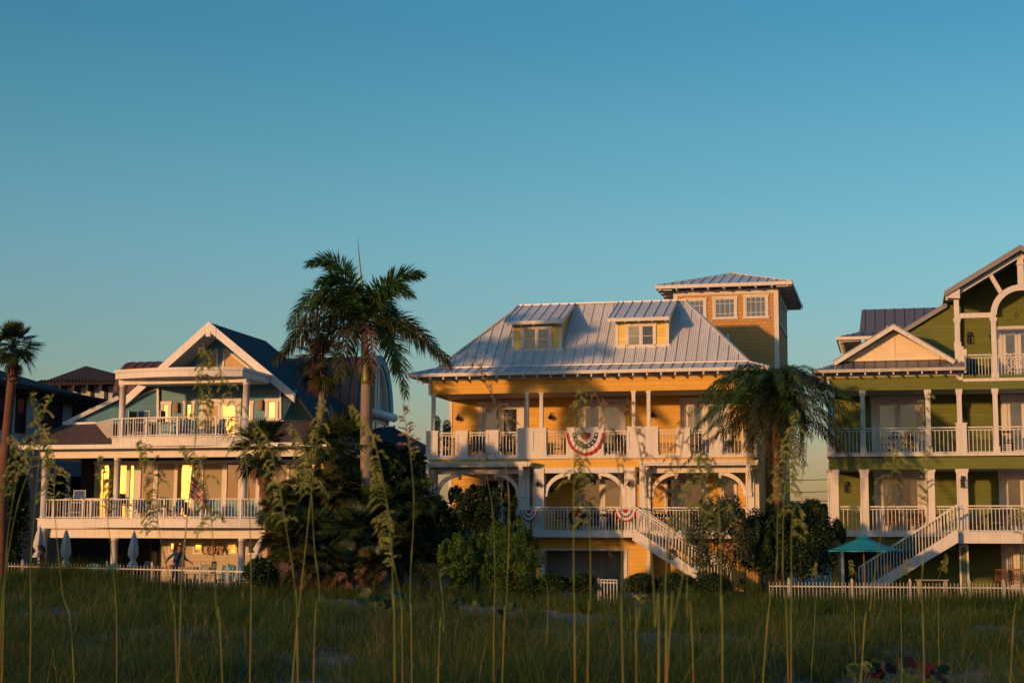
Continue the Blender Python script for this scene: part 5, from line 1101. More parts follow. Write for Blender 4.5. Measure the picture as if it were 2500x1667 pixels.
# sea grape seedlings with big round leaves
def sea_grape(px, py, Yd, n, spread, lab, red=0, ls=.2):
    c = at(px, py, Yd); g = float(gz_(np.array(c.x), np.array(c.y))); b = Vector((c.x, c.y, g)); t = thing('sea_grape', lab, 'plant', b, 0, 'sea grape seedlings in the dune grass'); m = MB()
    for i in range(n):
        q = Vector((c.x + rnd(-1, 1) * spread, c.y + rnd(-.6, .6) * spread, max(g + .12, c.z + rnd(-.5, .6) * spread * .6))); nrm = Vector((rnd(-.6, .6), rnd(-1, -.2), rnd(.1, .9))).normalized(); a = nrm.cross(Vector((rnd(-1, 1), rnd(-1, 1), .3))).normalized(); bb = nrm.cross(a); s = ls * rnd(.75, 1.15) * .5
        L = MB(); vs = [q] + [q + (a * math.cos(k * math.pi / 6) + bb * math.sin(k * math.pi / 6) * 1.08) * s * (1 - (.30 if k == 0 else .05 * rnd(-1, 1))) + nrm * s * (.22 + .16 * math.sin(k * 2.1 + i) + .1 * (k % 2)) for k in range(12)]; L.add(vs, [(0, 1 + k, 1 + (k + 1) % 12) for k in range(12)]); lbuild(L, b, 'leaf', 'grape_leaf_red' if i < red else 'grape_leaf', t, True)
        m.tube([b + Vector((rnd(-.04, .04), 0, 0)), b.lerp(q, .5) + ZV * .05, q], [.008, .006, .004], 5)
    lbuild(m, b, 'stem', 'branch_bark', t)
sea_grape(940, 1470, 27, 15, .42, 'green sea grape plant in the grass below the royal palm')
sea_grape(1135, 1475, 30, 6, .35, 'small sea grape plant with one red leaf by the pale sand patch', 1)
sea_grape(1215, 1490, 28, 7, .4, 'yellow green sea grape plant right of the pale sand patch', 1)
sea_grape(2075, 1645, 14, 5, .18, 'dull green sea grape leaves at the bottom right', 0, .13)
sea_grape(2185, 1640, 14, 6, .19, 'rusty red sea grape leaves at the bottom right', 3, .13)
sea_grape(2280, 1645, 14, 4, .15, 'dark red sea grape leaves right of the rusty ones', 3, .13)

# ================================================================== SEA OATS close to the camera
def sea_oat(pts, Yd, lab, head=.3, side=-1, kind='full', leaves=2, red=False, sw=.0028):
    P = [at(x, y, Yd + .02 * i) for i, (x, y) in enumerate(pts)]; g = -.2; s = (P[0] - P[1]); s = s / max(.05, abs(s.z)) if abs(s.z) > .01 else Vector((0, 0, -1))
    k = P[0].z - g; base = P[0] + Vector((s.x * k * .5, 0, -k)); P = [base] + [q + Vector((rnd(-.008, .008), 0, 0)) * (Yd / 4) for q in P]; t = thing('sea_oats', lab, 'grass stalk', base, 0, 'sea oats stalks close to the camera')
    n = 60; R = spline(P, n); L = [0]
    for a, b in zip(R[:-1], R[1:]): L.append(L[-1] + (b - a).length)
    T = L[-1]; m = MB(); m.tube(R, [sw * (1 - .75 * (l / T) ** 1.4) + (.0008 if int(l / .16) != int(max(0, l - .03) / .16) else 0) for l in L], 6); lbuild(m, base, 'stem', 'oat_stem', t, True)
    hs = T - head; m = MB(); l = hs; hi = 0
    def pos(l):
        for i in range(n - 1):
            if L[i + 1] >= l: f = (l - L[i]) / (L[i + 1] - L[i] + 1e-9); return R[i].lerp(R[i + 1], f), (R[i + 1] - R[i]).normalized()
        return R[-1], (R[-1] - R[-2]).normalized()
    def spikelet(p, d, s):
        w = Vector((rnd(-1, 1), rnd(-.6, .6), rnd(-1, 1))); w = (w - d * w.dot(d)).normalized() * s * .2; nn = d.cross(w) * .35
        m.add([p, p + d * s * .45 + w, p + d * s, p + d * s * .45 - w, p + d * s * .45 + nn, p + d * s * .45 - nn], [(0, 1, 2, 4), (0, 4, 2, 3), (0, 5, 2, 1), (0, 3, 2, 5)])
    zs = max(.8, min(1.3, Yd / 4.2)) if Yd < 8 else 1.6
    step = {'full': .0082, 'thin': .0095, 'sparse': .015}[kind]
    while l < T - .01:
        p, tn = pos(l); f = (l - hs) / head; bl_ = {'full': .058, 'thin': .028, 'sparse': .055}[kind] * (Yd / 4.2 if Yd < 8 else 1.6) * (1 - .72 * f) * rnd(.6, 1.25)
        sd = side * (1 if random.random() < .78 else -1); q = (tn * rnd(.7, 1.1) + Vector((sd * rnd(.25, .6), rnd(-.4, .4), 0))).normalized(); C = [p]; dcur = q.copy()
        for j in range(7): dcur = (dcur + Vector((sd * .04, 0, -.36 * (1 if kind != 'thin' else .35)))).normalized(); C.append(C[-1] + dcur * bl_ / 7)
        m.tube(C, [.0011, .001, .001, .0009, .0008, .0007, .0006, .0004], 3, cap=False)
        for j in range(1, 8):
            dd = (C[j] - C[j - 1]).normalized(); spikelet(C[j], (dd + Vector((rnd(-.5, .5), rnd(-.5, .5), rnd(-.5, .2)))).normalized(), rnd(.009, .0155) * zs)
            if kind == 'full' and random.random() < .7: spikelet(C[j].lerp(C[j - 1], .5), (dd + Vector((rnd(-.7, .7), rnd(-.7, .7), rnd(-.5, .3)))).normalized(), rnd(.008, .014) * zs)
        l += step * rnd(.6, 1.4)
    lbuild(m, base, 'seed_head', 'oat_head_red' if red else 'oat_head', t)
    if leaves:
        m = MB()
        for k in range(leaves):
            l0 = T * rnd(.12, .5); p, tn = pos(l0); sd = rnd(-1, 1); ll = rnd(.3, .6); C = spline([p, p + tn * ll * .5 + Vector((sd * .05, rnd(-.05, .05), 0)), p + tn * ll * .75 + Vector((sd * .18, 0, 0)), p + tn * ll * .72 + Vector((sd * .34, 0, -.02))], 9)
            for i in range(8): w0, w1 = .0032 * (1 - i / 8), .0032 * (1 - (i + 1) / 8) + .0002; e = Vector((.8, .5, .2)); m.add([C[i] - e * w0, C[i] + e * w0, C[i + 1] + e * w1, C[i + 1] - e * w1], [(0, 1, 2, 3)])
        lbuild(m, base, 'leaf', 'oat_stem', t)
OATS = [
    ([(6, 1667), (12, 1330), (40, 1170), (52, 1095), (22, 1060)], 4.2, 'sea oats stalk nearest the left edge, head drooping left', .2, -1, 'full', 1, 0),
    ([(2, 1600), (10, 1420), (40, 1250), (75, 1130), (105, 1030), (127, 958)], 4.6, 'sea oats stalk with a pointed head before the grey stucco house', .26, -1, 'full', 1, 0),
    ([(70, 1667), (76, 1380), (92, 1190), (96, 1060), (82, 1000), (70, 955)], 4.8, 'sea oats stalk whose thin tip leans left before the stucco house', .2, 1, 'thin', 1, 0),
    ([(176, 1667), (160, 1440), (140, 1240), (126, 1120), (112, 1060)], 4.9, 'sea oats stalk crossing the left end of the white fence', .22, -1, 'full', 2, 0),
    ([(287, 1667), (285, 1450), (272, 1290), (256, 1190), (245, 1120)], 5.2, "sea oats stalk with a slim upright head beside the blue house's second column", .2, 1, 'thin', 1, 0),
    ([(427, 1667), (415, 1440), (394, 1290), (372, 1175), (348, 1070)], 4.6, 'sea oats stalk with a head combed to the left over the lower deck', .28, -1, 'full', 1, 0),
    ([(432, 1667), (446, 1400), (458, 1230), (470, 1080), (486, 950), (512, 850)], 4.4, 'straight sea oats stalk in front of the striped flag', .24, 1, 'full', 1, 0),
    ([(545, 1667), (533, 1500), (522, 1320), (508, 1210), (480, 1120), (440, 1085)], 3.6, 'stout sea oats stalk whose big head arches left over the flag', .24, -1, 'full', 2, 0),
    ([(612, 1667), (618, 1420), (606, 1200), (590, 1075), (556, 935), (515, 868), (496, 838)], 4.3, 'tall sea oats stalk arching left across the blue gable', .36, -1, 'sparse', 1, 0),
    ([(725, 1667), (716, 1440), (692, 1290), (672, 1170), (650, 1075), (622, 1030)], 3.3, 'sea oats stalk with a fluffy curled head over the short cabbage palm', .25, -1, 'full', 0, 0),
    ([(708, 1667), (728, 1520), (746, 1330), (762, 1180), (782, 1060), (797, 975)], 4.0, 'sea oats stalk leaning right before the slender palm trunk', .24, -1, 'full', 1, 0),
    ([(772, 1667), (776, 1460), (768, 1330), (752, 1180), (736, 1090), (716, 1030)], 3.8, 'sea oats stalk with nodding head left of the slender palm', .2, -1, 'full', 1, 0),
    ([(962, 1667), (959, 1480), (950, 1320), (938, 1170), (905, 1050), (872, 1000), (852, 985)], 3.1, 'thick sea oats stalk whose long head crosses the royal palm trunk', .33, -1, 'full', 1, 0),
    ([(985, 1667), (980, 1480), (965, 1350), (955, 1290), (945, 1240)], 3.9, 'short sea oats stalk tucked behind the thick one by the royal palm', .16, -1, 'thin', 1, 0),
    ([(1005, 1667), (1001, 1440), (1003, 1240), (997, 1110), (988, 985)], 4.6, 'straight sea oats stalk with a slim pink head in the sky gap', .16, 1, 'thin', 2, 1),
    ([(1077, 1667), (1081, 1540), (1078, 1450), (1073, 1385)], 4.0, 'bare green stalk left of the bright feathery shrub', .03, 1, 'thin', 0, 0),
    ([(1232, 1667), (1244, 1450), (1246, 1230), (1231, 1110), (1212, 1000), (1186, 925), (1160, 870)], 4.2, 'sea oats stalk with reddish head over the left yellow roof hip', .25, 1, 'sparse', 1, 1),
    ([(1212, 1667), (1208, 1420), (1196, 1240), (1182, 1120), (1190, 1100)], 5.6, 'thin wiry stalk before the left yellow porch', .06, -1, 'sparse', 1, 1),
    ([(1404, 1667), (1402, 1450), (1399, 1250), (1396, 1130), (1402, 1010), (1422, 945)], 3.3, 'blurred sea oats stalk left of the big red white and blue bunting', .22, 1, 'full', 1, 0),
    ([(1434, 1667), (1435, 1480), (1433, 1300), (1430, 1180), (1412, 1110)], 3.4, 'blurred sea oats stalk right through the middle door of the porch', .16, -1, 'full', 2, 0),
    ([(1527, 1667), (1520, 1500), (1516, 1280), (1500, 1130), (1474, 1020), (1446, 945)], 2.9, 'very blurred sea oats stalk with a pinkish head by the middle door', .2, 1, 'sparse', 0, 1),
    ([(1556, 1667), (1552, 1540), (1560, 1440), (1540, 1330), (1480, 1600)][:3], 3.2, 'short blurred grass stalk below the landing of the yellow stair', .03, 1, 'thin', 2, 0),
    ([(1604, 1667), (1605, 1530), (1597, 1420), (1585, 1280), (1565, 1140), (1545, 1030), (1536, 970)], 2.8, 'blurred sea oats stalk over the right yellow balcony panel', .2, 1, 'sparse', 0, 1),
    ([(1618, 1667), (1622, 1500), (1628, 1330), (1645, 1190), (1662, 1090), (1668, 985)], 3.0, 'blurred sea oats stalk right of the upper right lantern', .2, -1, 'sparse', 0, 1),
    ([(1632, 1667), (1646, 1530), (1662, 1390), (1682, 1240), (1704, 1130), (1722, 1100)], 2.7, 'blurred sea oats stalk with fat green head above the stair', .16, -1, 'full', 0, 0),
    ([(1692, 1667), (1684, 1500), (1672, 1390), (1664, 1290)], 3.4, 'bare reddish stalk before the lower yellow stair', .03, 1, 'thin', 1, 1),
    ([(1768, 1667), (1768, 1500), (1760, 1370), (1748, 1230), (1730, 1130), (1702, 1100)], 3.1, 'blurred sea oats stalk in front of the grey green shrub', .18, -1, 'full', 0, 0),
    ([(1856, 1667), (1888, 1400), (1908, 1230), (1930, 1100), (1952, 1005)], 3.7, 'sea oats stalk leaning right with a pale head over the date palm trunk', .2, -1, 'full', 1, 0),
    ([(1921, 1667), (1911, 1420), (1912, 1240), (1918, 1130), (1938, 1070)], 3.6, 'sea oats stalk crossing the date palm trunk, middle of three', .16, 1, 'full', 0, 0),
    ([(1931, 1667), (1927, 1480), (1936, 1300), (1948, 1230), (1965, 1260)], 3.5, 'sea oats stalk bending right beneath the date palm crown', .12, 1, 'full', 1, 0),
    ([(2102, 1667), (2118, 1500), (2138, 1350), (2154, 1260), (2172, 1180), (2192, 1110), (2236, 1035), (2275, 955)], 3.9, 'long sea oats stalk leaning right across the green house doors', .34, 1, 'sparse', 0, 0),
    ([(2258, 1667), (2255, 1450), (2258, 1260), (2262, 1150), (2282, 1085)], 3.8, 'sea oats stalk before the white column left of the green stair top', .16, -1, 'thin', 0, 0),
    ([(2474, 1667), (2486, 1480), (2500, 1330), (2512, 1200)], 3.6, 'green sea oats stalk at the right edge of the view', .12, -1, 'thin', 0, 0),
]
for P, Yd, lab, hd, sd, kd, lv, rd in OATS: sea_oat(P, Yd, lab, hd, sd, kd, lv, bool(rd))
def mid_oat(x, yb, yt, Yd, lab, lean):
    p0, p1 = at(x, yb, Yd), at(x + lean, yt, Yd); sea_oat([(x, yb), (x + lean * .2, (yb + yt) / 2), (x + lean, yt)], Yd, lab, (p1 - p0).length * .45, 1 if lean > 0 else -1, 'full', 1, False, .006)
for a in ((2085, 1450, 1365, 20, 'mid distance sea oats below the turquoise umbrella', -8), (2298, 1450, 1352, 21, 'mid distance sea oats under the green stair', 9), (2206, 1450, 1362, 21, 'mid distance sea oats at the foot of the green stair', 6), (1985, 1450, 1370, 22, 'mid distance sea oats before the big dark bush', 12), (1330, 1440, 1385, 24, 'mid distance sea oats before the garage opening', -10)): mid_oat(*a)
# ================================================================== FENCES
def fence(name, label, p0, p1, sp, posts, drop, up=.13, postpx=None):
    d = p1 - p0; L = Vector((d.x, d.y, 0)).length; t = thing(name, label, 'fence', (p0.x, p0.y, 0)); o = Vector((p0.x, p0.y, 0)); n = int(L / sp)
    q0, q1 = p0 - o, p1 - o; m = MB(); m.bar(q0, q1, .03, .045); m.build('top_rail', 'white_trim', t); m = MB(); m.bar(q0 - ZV * (drop - .12), q1 - ZV * (drop - .12), .03, .045); m.build('bottom_rail', 'white_trim', t)
    ps = sorted(posts); bays = [0] + ps + [1.0]
    for a, b in zip(bays[:-1], bays[1:]):
        m = MB()
        for i in range(n + 1):
            f = i / n
            if a <= f < b and all(abs(f - g) > .35 * sp / L for g in ps):
                q = q0.lerp(q1, f); z = rnd(-.008, .008); tl = rnd(-.006, .006); m.bar((q.x, q.y - .02, q.z - drop), (q.x + tl, q.y - .02, q.z + up + z), .02, .024, (0, 1, 0)); m.tube([(q.x + tl, q.y - .02, q.z + up + z), (q.x + tl, q.y - .02, q.z + up + z + .03)], [.014, .004], 4)
        if m.v: m.build('picket_panel', 'old_white', t)
    for f in ps:
        q = q0.lerp(q1, f); m = MB(); m.box(q.x - .036, q.x + .036, q.y - .036, q.y + .036, q.z - drop - .2, q.z + up + .06); m.box(q.x - .052, q.x + .052, q.y - .052, q.y + .052, q.z + up + .06, q.z + up + .09); m.lathe([(.04, q.z + up + .09), (.03, q.z + up + .15), (.004, q.z + up + .18)], (q.x, q.y, 0), 6); m.build('post', 'old_white', t)
    return t
fence('picket_fence', "white picket fence with capped posts in front of the blue house's terrace", at(-60, 1379.5, 66), at(668, 1396.5, 58.5), .172, [(x + 60) / 728 for x in (67, 174, 283, 392, 504, 566)], .86)
fence('picket_fence', "white picket fence half sunk in grass in front of the green house", at(1878, 1430, 56), at(2560, 1435.5, 56), .126, [(x - 1878) / 682 for x in (1926, 2080, 2222, 2367, 2450, 2530)], .75)
a, b = at(1467, 1421, 57), at(1506, 1422, 57); o = Vector((a.x, a.y, 0)); t = thing('garden_gate', 'small white bar gate between the low hedges', 'gate', o)
m = MB(); q0, q1 = a - o, b - o; m.bar(q0, q1, .03, .04); m.bar(q0 - ZV * .7, q1 - ZV * .7, .03, .04); m.bar(q0 + ZV * .1, q1 + ZV * .1, .02, .03)
for i in range(6): q = q0.lerp(q1, i / 5); m.bar(q - ZV * .85, q + ZV * .12, .028, .022, (0, 1, 0))
m.build('gate_frame', 'white_trim', t)
m = MB(); m.bar(q0 - Vector((.09, 0, 1)), q0 + Vector((-.09, 0, .16)), .07, .07); m.build('gate_post', 'concrete', t)

# ================================================================== FURNITURE
def tall_chair(label, H, u, v, z, rz, group=None, cloth='blue_sling', fr='white_trim', hgt=.78):
    t = thing('tall_chair', label, 'chair', H.world((u, v, z)), -YAW + rz, group); m = MB()
    for x in (-.28, .28):
        m.bar((x, -.26, 0), (x, -.24, hgt + .22), .035, .035); m.bar((x, .26, 0), (x, .3, hgt + .62), .035, .035); m.bar((x, -.27, hgt + .22), (x, .29, hgt + .22), .05, .03); m.bar((x, -.25, .25), (x, .26, .25), .03, .03)
    m.bar((-.28, -.25, .3), (.28, -.25, .3), .03, .03); m.bar((-.28, -.25, hgt), (.28, -.25, hgt), .035, .05); m.bar((-.28, .27, hgt), (.28, .27, hgt), .03, .05); m.bar((-.28, .3, hgt + .6), (.28, .3, hgt + .6), .03, .03); m.build('frame', fr, t)
    m = MB(); m.box(-.265, .265, -.24, .26, hgt + .025, hgt + .05); m.build('seat', cloth, t); m = MB(); m.bar((0, .275, hgt + .1), (0, .3, hgt + .58), .53, .02, (0, 1, 0)); m.build('backrest', cloth, t); return t
def lounge_chair(label, H, u, v, z, rz, col, group=None, fr=None):
    t = thing('lounge_chair', label, 'chair', H.world((u, v, z)), -YAW + rz, group); fr = fr or col; m = MB(); m.extrude([(-.29, -.28, .36), (.29, -.28, .36), (.29, .25, .28), (-.29, .25, .28)], (0, 0, .03)); m.build('seat', col, t)
    m = MB()
    for k in range(5): x = -.22 + k * .11; m.bar((x, .22, .3), (x * 1.12, .5, 1.0 - .03 * abs(k - 2)), .1, .025, (0, 1, .3))
    m.build('backrest', col, t)
    for x in (-.35, .35): m = MB(); m.box(x - .06, x + .06, -.32, .38, .56, .585); m.build('armrest', fr, t)
    for x in (-.34, .34): m = MB(); m.bar((x, -.26, 0), (x, -.26, .56), .04, .09); m.bar((x, -.26, .36), (x, .48, .04), .03, .09); m.bar((x, .3, .1), (x, .34, .57), .03, .06); m.build('leg', fr, t)
    return t
def table(label, H, u, v, z, w, d, h, mat, rz=0, cat='table', group=None):
    t = thing('table', label, cat, H.world((u, v, z)), -YAW + rz, group); m = MB(); m.box(-w / 2, w / 2, -d / 2, d / 2, h - .04, h); m.box(-w / 2 + .06, w / 2 - .06, -d / 2 + .05, d / 2 - .05, h - .12, h - .041); m.build('tabletop', mat, t)
    for x in (-w / 2 + .07, w / 2 - .07):
        for y in (-d / 2 + .07, d / 2 - .07): m = MB(); m.bar((x, y, 0), (x * 1.02, y, h - .041), .05, .05); m.build('leg', mat, t)
    return t
def slat_chair(label, H, u, v, z, rz, mat, group=None, bh=.95):
    t = thing('slat_chair', label, 'chair', H.world((u, v, z)), -YAW + rz, group); m = MB(); m.box(-.24, .24, -.23, .23, .43, .46); m.build('seat', mat, t)
    m = MB(); m.bar((-.22, .26, bh - .03), (.22, .26, bh - .03), .03, .09); m.bar((-.22, .235, .55), (.22, .235, .55), .025, .05)
    for k in range(5): x = -.16 + .08 * k; m.bar((x, .24, .55), (x, .26, bh - .06), .035, .015, (0, 1, 0))
    m.build('backrest', mat, t)
    for x in (-.22, .22):
        m = MB(); m.bar((x, -.21, 0), (x, -.21, .43), .04, .04); m.build('leg', mat, t); m = MB(); m.bar((x, .22, 0), (x, .265, bh), .04, .04); m.build('leg', mat, t)
    return t
bu = lambda x, v=.6, y=1050: B.U(x, y, v)
g1 = 'tall white chairs on the blue house balconies'
tall_chair('tall white chair with blue sling at the left end of the upper balcony', B, bu(344, .8), .8, ud, .1, g1)
tall_chair('tall white chair turned sideways beside the upper balcony column', B, bu(322, .6), 1.1, ud, 1.3, g1)
tall_chair('tall dark chair seen edge on before the little window of the balcony', B, bu(410, 1.2), 1.2, ud, 1.6, g1)
table('high white bar table between the tall balcony chairs', B, bu(372, .9), 1.0, ud, .7, .6, .95, 'white_trim')
g2 = 'deep blue lounge chairs on the blue house'
lounge_chair('blue lounge chair on the upper balcony before the narrow lit window', B, bu(447, .9), .9, ud, .3, 'blue_sling', g2); lounge_chair('blue lounge chair on the upper balcony before the lit glass door', B, bu(524, .9), .9, ud, -.5, 'blue_sling', g2)
bd = lambda x, v=.6: B.U(x, 1250, v)
tall_chair('tall white chair with blue back in the left corner of the lower deck', B, bd(188, .9), .9, df, .2, g1); tall_chair('tall white chair half hidden by its neighbour in the lower deck corner', B, bd(168, 1.2), 1.3, df, -.9, g1)
table('high white table on the lower deck left of the second column', B, bd(238, 1.0), 1.0, df, .9, .7, .98, 'white_trim'); tall_chair('tall white chair right of the high table, by the second column', B, bd(268, 1.0), 1.0, df, -1.2, g1)
lounge_chair('blue lounge chair with white arms left on the lower deck', B, bd(338, .5), .6, df, .5, 'blue_sling', g2, 'white_trim'); lounge_chair('blue lounge chair with white arms right of the small white tables', B, bd(420, .5), .6, df, -.4, 'blue_sling', g2, 'white_trim'); lounge_chair('blue lounge chair behind the striped flag', B, bd(492, .6), .8, df, -.2, 'blue_sling', g2, 'white_trim')
table('low white footstool table in front of the left lounge chair', B, bd(326, -.1), .0, df, .55, .45, .42, 'white_trim'); table('low white table in the middle of the lower deck', B, bd(374, .0), .1, df, .6, .5, .45, 'white_trim'); table('second low white table beside the right lounge chair', B, bd(397, .2), .3, df, .45, .45, .5, 'white_trim')
# ground terrace
def gp(px, Yd): return at(px, 1420, Yd).x
class Gr:
    @staticmethod
    def world(p): return Vector((p[0], p[1], 0))
for px_, Yd, lab in ((216, 67.5, 'teal chair behind the fence right of the folded umbrella'), (267, 67.5, 'teal chair behind the fence below the blue house column'), (550, 66.5, 'teal chair behind the right part of the left fence'), (600, 66.5, 'teal chair partly hidden by the dark glossy bush')): lounge_chair(lab, Gr, gp(px_, Yd), Yd, 0, .1, 'teal_plastic', 'teal chairs behind the left fence')
table('long dark dining table on the ground terrace under the blue house', Gr, gp(430, 71), 71, 0, 3.0, .9, .82, 'brown_wood')
for px_, lab in ((372, 'dark terrace chair at the left end of the long table'), (508, 'dark terrace chair at the right end of the long table')): slat_chair(lab, Gr, gp(px_, 71.3), 71.3, 0, 1.5 if px_ < 400 else -1.6, 'door_grey', 'chairs at the long terrace table', 1.05)
lounge_chair('grey low chair behind the fence, right of the man', Gr, gp(478, 67.5), 67.5, 0, -.6, 'blind')
# yellow house
slat_chair('dark chair on the left of the lower porch of the yellow house', Y, Y.U(1368, 1280, .8), .8, wl, .2, 'dark_wood', 'dark chairs on the yellow porch'); slat_chair('dark chair right of the wreath on the lower yellow porch', Y, Y.U(1500, 1280, .9), .9, wl, -.4, 'dark_wood', 'dark chairs on the yellow porch')
table('dark dining table behind the porch rail right of the wreath', Y, Y.U(1455, 1280, 1.3), 1.3, wl, 1.5, .8, .76, 'dark_wood'); table('dark table behind the stair on the right of the yellow porch', Y, Y.U(1640, 1280, 1.4), 1.4, wl, 1.6, .9, .76, 'dark_wood')
slat_chair('dark chair behind the stair railing on the right of the yellow porch', Y, Y.U(1612, 1280, .9), .9, wl, .3, 'dark_wood', 'dark chairs on the yellow porch')
lounge_chair('black lounge chair behind the third upper railing of the yellow house', Y, Y.U(1236, 1100, .9), 1.0, 5.58, .2, 'black_iron', 'black lounge chairs on the yellow upper balcony'); lounge_chair('black lounge chair right of the big bunting on the yellow upper balcony', Y, Y.U(1500, 1100, .9), 1.0, 5.58, -.2, 'black_iron', 'black lounge chairs on the yellow upper balcony'); lounge_chair('black lounge chair behind the second upper railing of the yellow house', Y, Y.U(1165, 1100, .9), 1.0, 5.58, .3, 'black_iron', 'black lounge chairs on the yellow upper balcony')
slat_chair('brown chair behind the right upper railing of the yellow house', Y, Y.U(1695, 1090, .9), 1.0, 5.58, -.3, 'brown_wood'); slat_chair('light wood chair left of the big bunting on the yellow upper balcony', Y, Y.U(1365, 1090, 2.2), 2.2, 5.58, 0, 'cream_board')
for px_, h, lab in ((1065, 1.75, 'taller clipped boxwood pillar at the left end of the yellow balcony'), (1091, 1.55, 'shorter clipped boxwood pillar beside the yellow house corner')):
    u = Y.U(px_, 1060, .9); p = Y.world((u, .9, 5.58)); t = thing('potted_boxwood', lab, 'potted plant', p, -YAW, 'clipped boxwood pillars on the yellow balcony'); m = MB(); m.lathe([(.14, 0), (.2, .3), (.22, .34)], n=12); m.build('pot', 'door_grey', t)
    V, F = leaf_cloud([(0, 0, .34 + (h - .34) * f) for f in (.15, .35, .55, .75, .9)], [(.2, .2, .26)] * 5, 2600, .06, .7); quads('foliage', V, F, 'shrub_dark', t)
# green house
slat_chair('white bistro chair left of the small table on the green middle balcony', G, G.U(2170, 1085, .8), .8, wu2, -1.2, 'white_trim', 'bistro chairs on the green middle balcony'); slat_chair('white bistro chair right of the small table on the green middle balcony', G, G.U(2232, 1085, .9), .9, wu2, 1.2, 'white_trim', 'bistro chairs on the green middle balcony')
table('small dark topped table behind the ornamental rail of the green middle balcony', G, G.U(2200, 1085, .9), .9, wu2, 1.1, .6, .74, 'dark_wood')
slat_chair('brown chair behind the lower green porch rail, left of its table', G, G.U(2188, 1275, .9), .9, wl2, .5, 'brown_wood', 'brown chairs on the lower green porch'); slat_chair('brown chair behind the lower green porch rail, beside the white column', G, G.U(2236, 1275, 1.0), 1.0, wl2, -.6, 'brown_wood', 'brown chairs on the lower green porch'); table('dark table on the lower green porch behind the railing', G, G.U(2212, 1275, 1.4), 1.5, wl2, 1.3, .8, .76, 'dark_wood')
lounge_chair('dark lounge chair at the right end of the lower green porch', G, G.U(2440, 1285, .8), .8, wl2, -.3, 'black_iron'); lounge_chair('grey cushioned chair behind the stair head of the green porch', G, G.U(2385, 1285, 1.0), 1.0, wl2, .4, 'blind'); lounge_chair('black lounge chair on the arched top balcony of the green house', G, G.U(2375, 905, .8), .8, w3, .2, 'black_iron')
slat_chair('dark bar chair behind the right rail of the green middle balcony', G, G.U(2458, 1085, 1.0), 1.0, wu2, 0, 'dark_wood'); slat_chair('orange brown wooden chair on the ground by the green pier', G, G.U(2440, 1400, .9), .9, 0, 3.3, 'brown_wood', 'wooden chairs under the green house', 1.0); slat_chair('orange brown wooden chair at the right edge under the green house', G, G.U(2478, 1400, 1.2), 1.3, 0, 3.0, 'brown_wood', 'wooden chairs under the green house', 1.0)
m = MB(); p = at(2275, 1414, 60.5); t = thing('bench', 'low pale bench under the stair of the green house', 'bench', (p.x, p.y, 0)); m.box(-.6, .6, -.2, .2, p.z - .04, p.z); m.build('seat', 'blind', t)
for x in (-.5, .5): m = MB(); m.box(x - .04, x + .04, -.18, .18, 0, p.z - .041); m.build('leg', 'blind', t)
# umbrellas
p = at(2108, 1309, 59.0); t = thing('patio_umbrella', 'open turquoise patio umbrella beside the stair of the green house', 'umbrella', (p.x, p.y, 0)); n = 8; m = MB(); apx = Vector((0, 0, p.z)); rim = []
for i in range(n): a = math.pi * 2 * i / n + .35; rim.append(Vector((1.5 * math.cos(a), 1.5 * math.sin(a), p.z - .52)))
for i in range(n):
    a, b = rim[i], rim[(i + 1) % n]; ma, mb_ = apx.lerp(a, .5) - ZV * .04, apx.lerp(b, .5) - ZV * .04; m.add([apx, ma, mb_], [(0, 1, 2)]); m.add([ma, a, (a + b) / 2 + ZV * .03, b, mb_], [(0, 1, 2, 3, 4)])
    m.add([a, b, b - ZV * .05, (a + b) / 2 - ZV * .02, a - ZV * .05], [(0, 1, 2, 3, 4)])
m.build('canopy', 'turquoise_canvas', t); m = MB(); m.tube([(0, 0, 0), (0, 0, p.z - .03)], .024, 8); m.build('pole', 'brown_wood', t)
m = MB(); top = Vector((0, 0, p.z + .05))
for i in range(n): a, b = rim[i], rim[(i + 1) % n]; m.add([top, apx.lerp(a, .22) + ZV * .05, apx.lerp(b, .22) + ZV * .05], [(0, 1, 2)])
m.tube([(0, 0, p.z + .04), (0, 0, p.z + .12)], [.03, .012], 6); m.build('vent_cap', 'turquoise_canvas', t)
for px_, yt, yb, Yd, ln, lab in ((97, 1284, 1360, 68, 0, 'shaded folded white umbrella behind the woman in red'), (162, 1291, 1384, 68, .02, 'folded white umbrella with a tied waist right of the woman in red'), (328, 1297, 1384, 67.5, 0, 'folded white umbrella before the dark carport of the blue house'), (648, 1300, 1362, 63, -.12, 'folded white umbrella tilted beside the short cabbage palm')):
    p, q = at(px_, yt, Yd), at(px_, yb, Yd); t = thing('folded_umbrella', lab, 'umbrella', (p.x, p.y, 0), 0, 'folded white umbrellas on the terrace'); H_ = p.z - q.z; m = MB(); n = 20
    prof = [(0, .02), (.05, .05), (.25, .13), (.5, .19), (.66, .2), (.76, .12), (.80, .085), (.86, .15), (.95, .2), (1, .21)]; vs = []; fs = []
    for f, r in prof:
        for k in range(n): a = 2 * math.pi * k / n; rr_ = r * (1 + .22 * math.cos(a * 5 + f * 2)); vs.append((rr_ * math.cos(a) + ln * f * 3, rr_ * math.sin(a), p.z - H_ * f))
    for i in range(len(prof) - 1):
        for k in range(n): fs.append((i * n + k, i * n + (k + 1) % n, (i + 1) * n + (k + 1) % n, (i + 1) * n + k))
    m.add(vs, fs); m.build('canopy', 'white_canvas', t, True); m = MB(); m.tube([(ln * 3, 0, 0), (0, 0, p.z + .06)], .02, 8); m.build('pole', 'seam_metal', t); m = MB(); m.tube([(ln * 2.4, 0, q.z + H_ * .18), (ln * 2.4, 0, q.z + H_ * .22)], .1, 12); m.build('tie_strap', 'white_canvas', t)
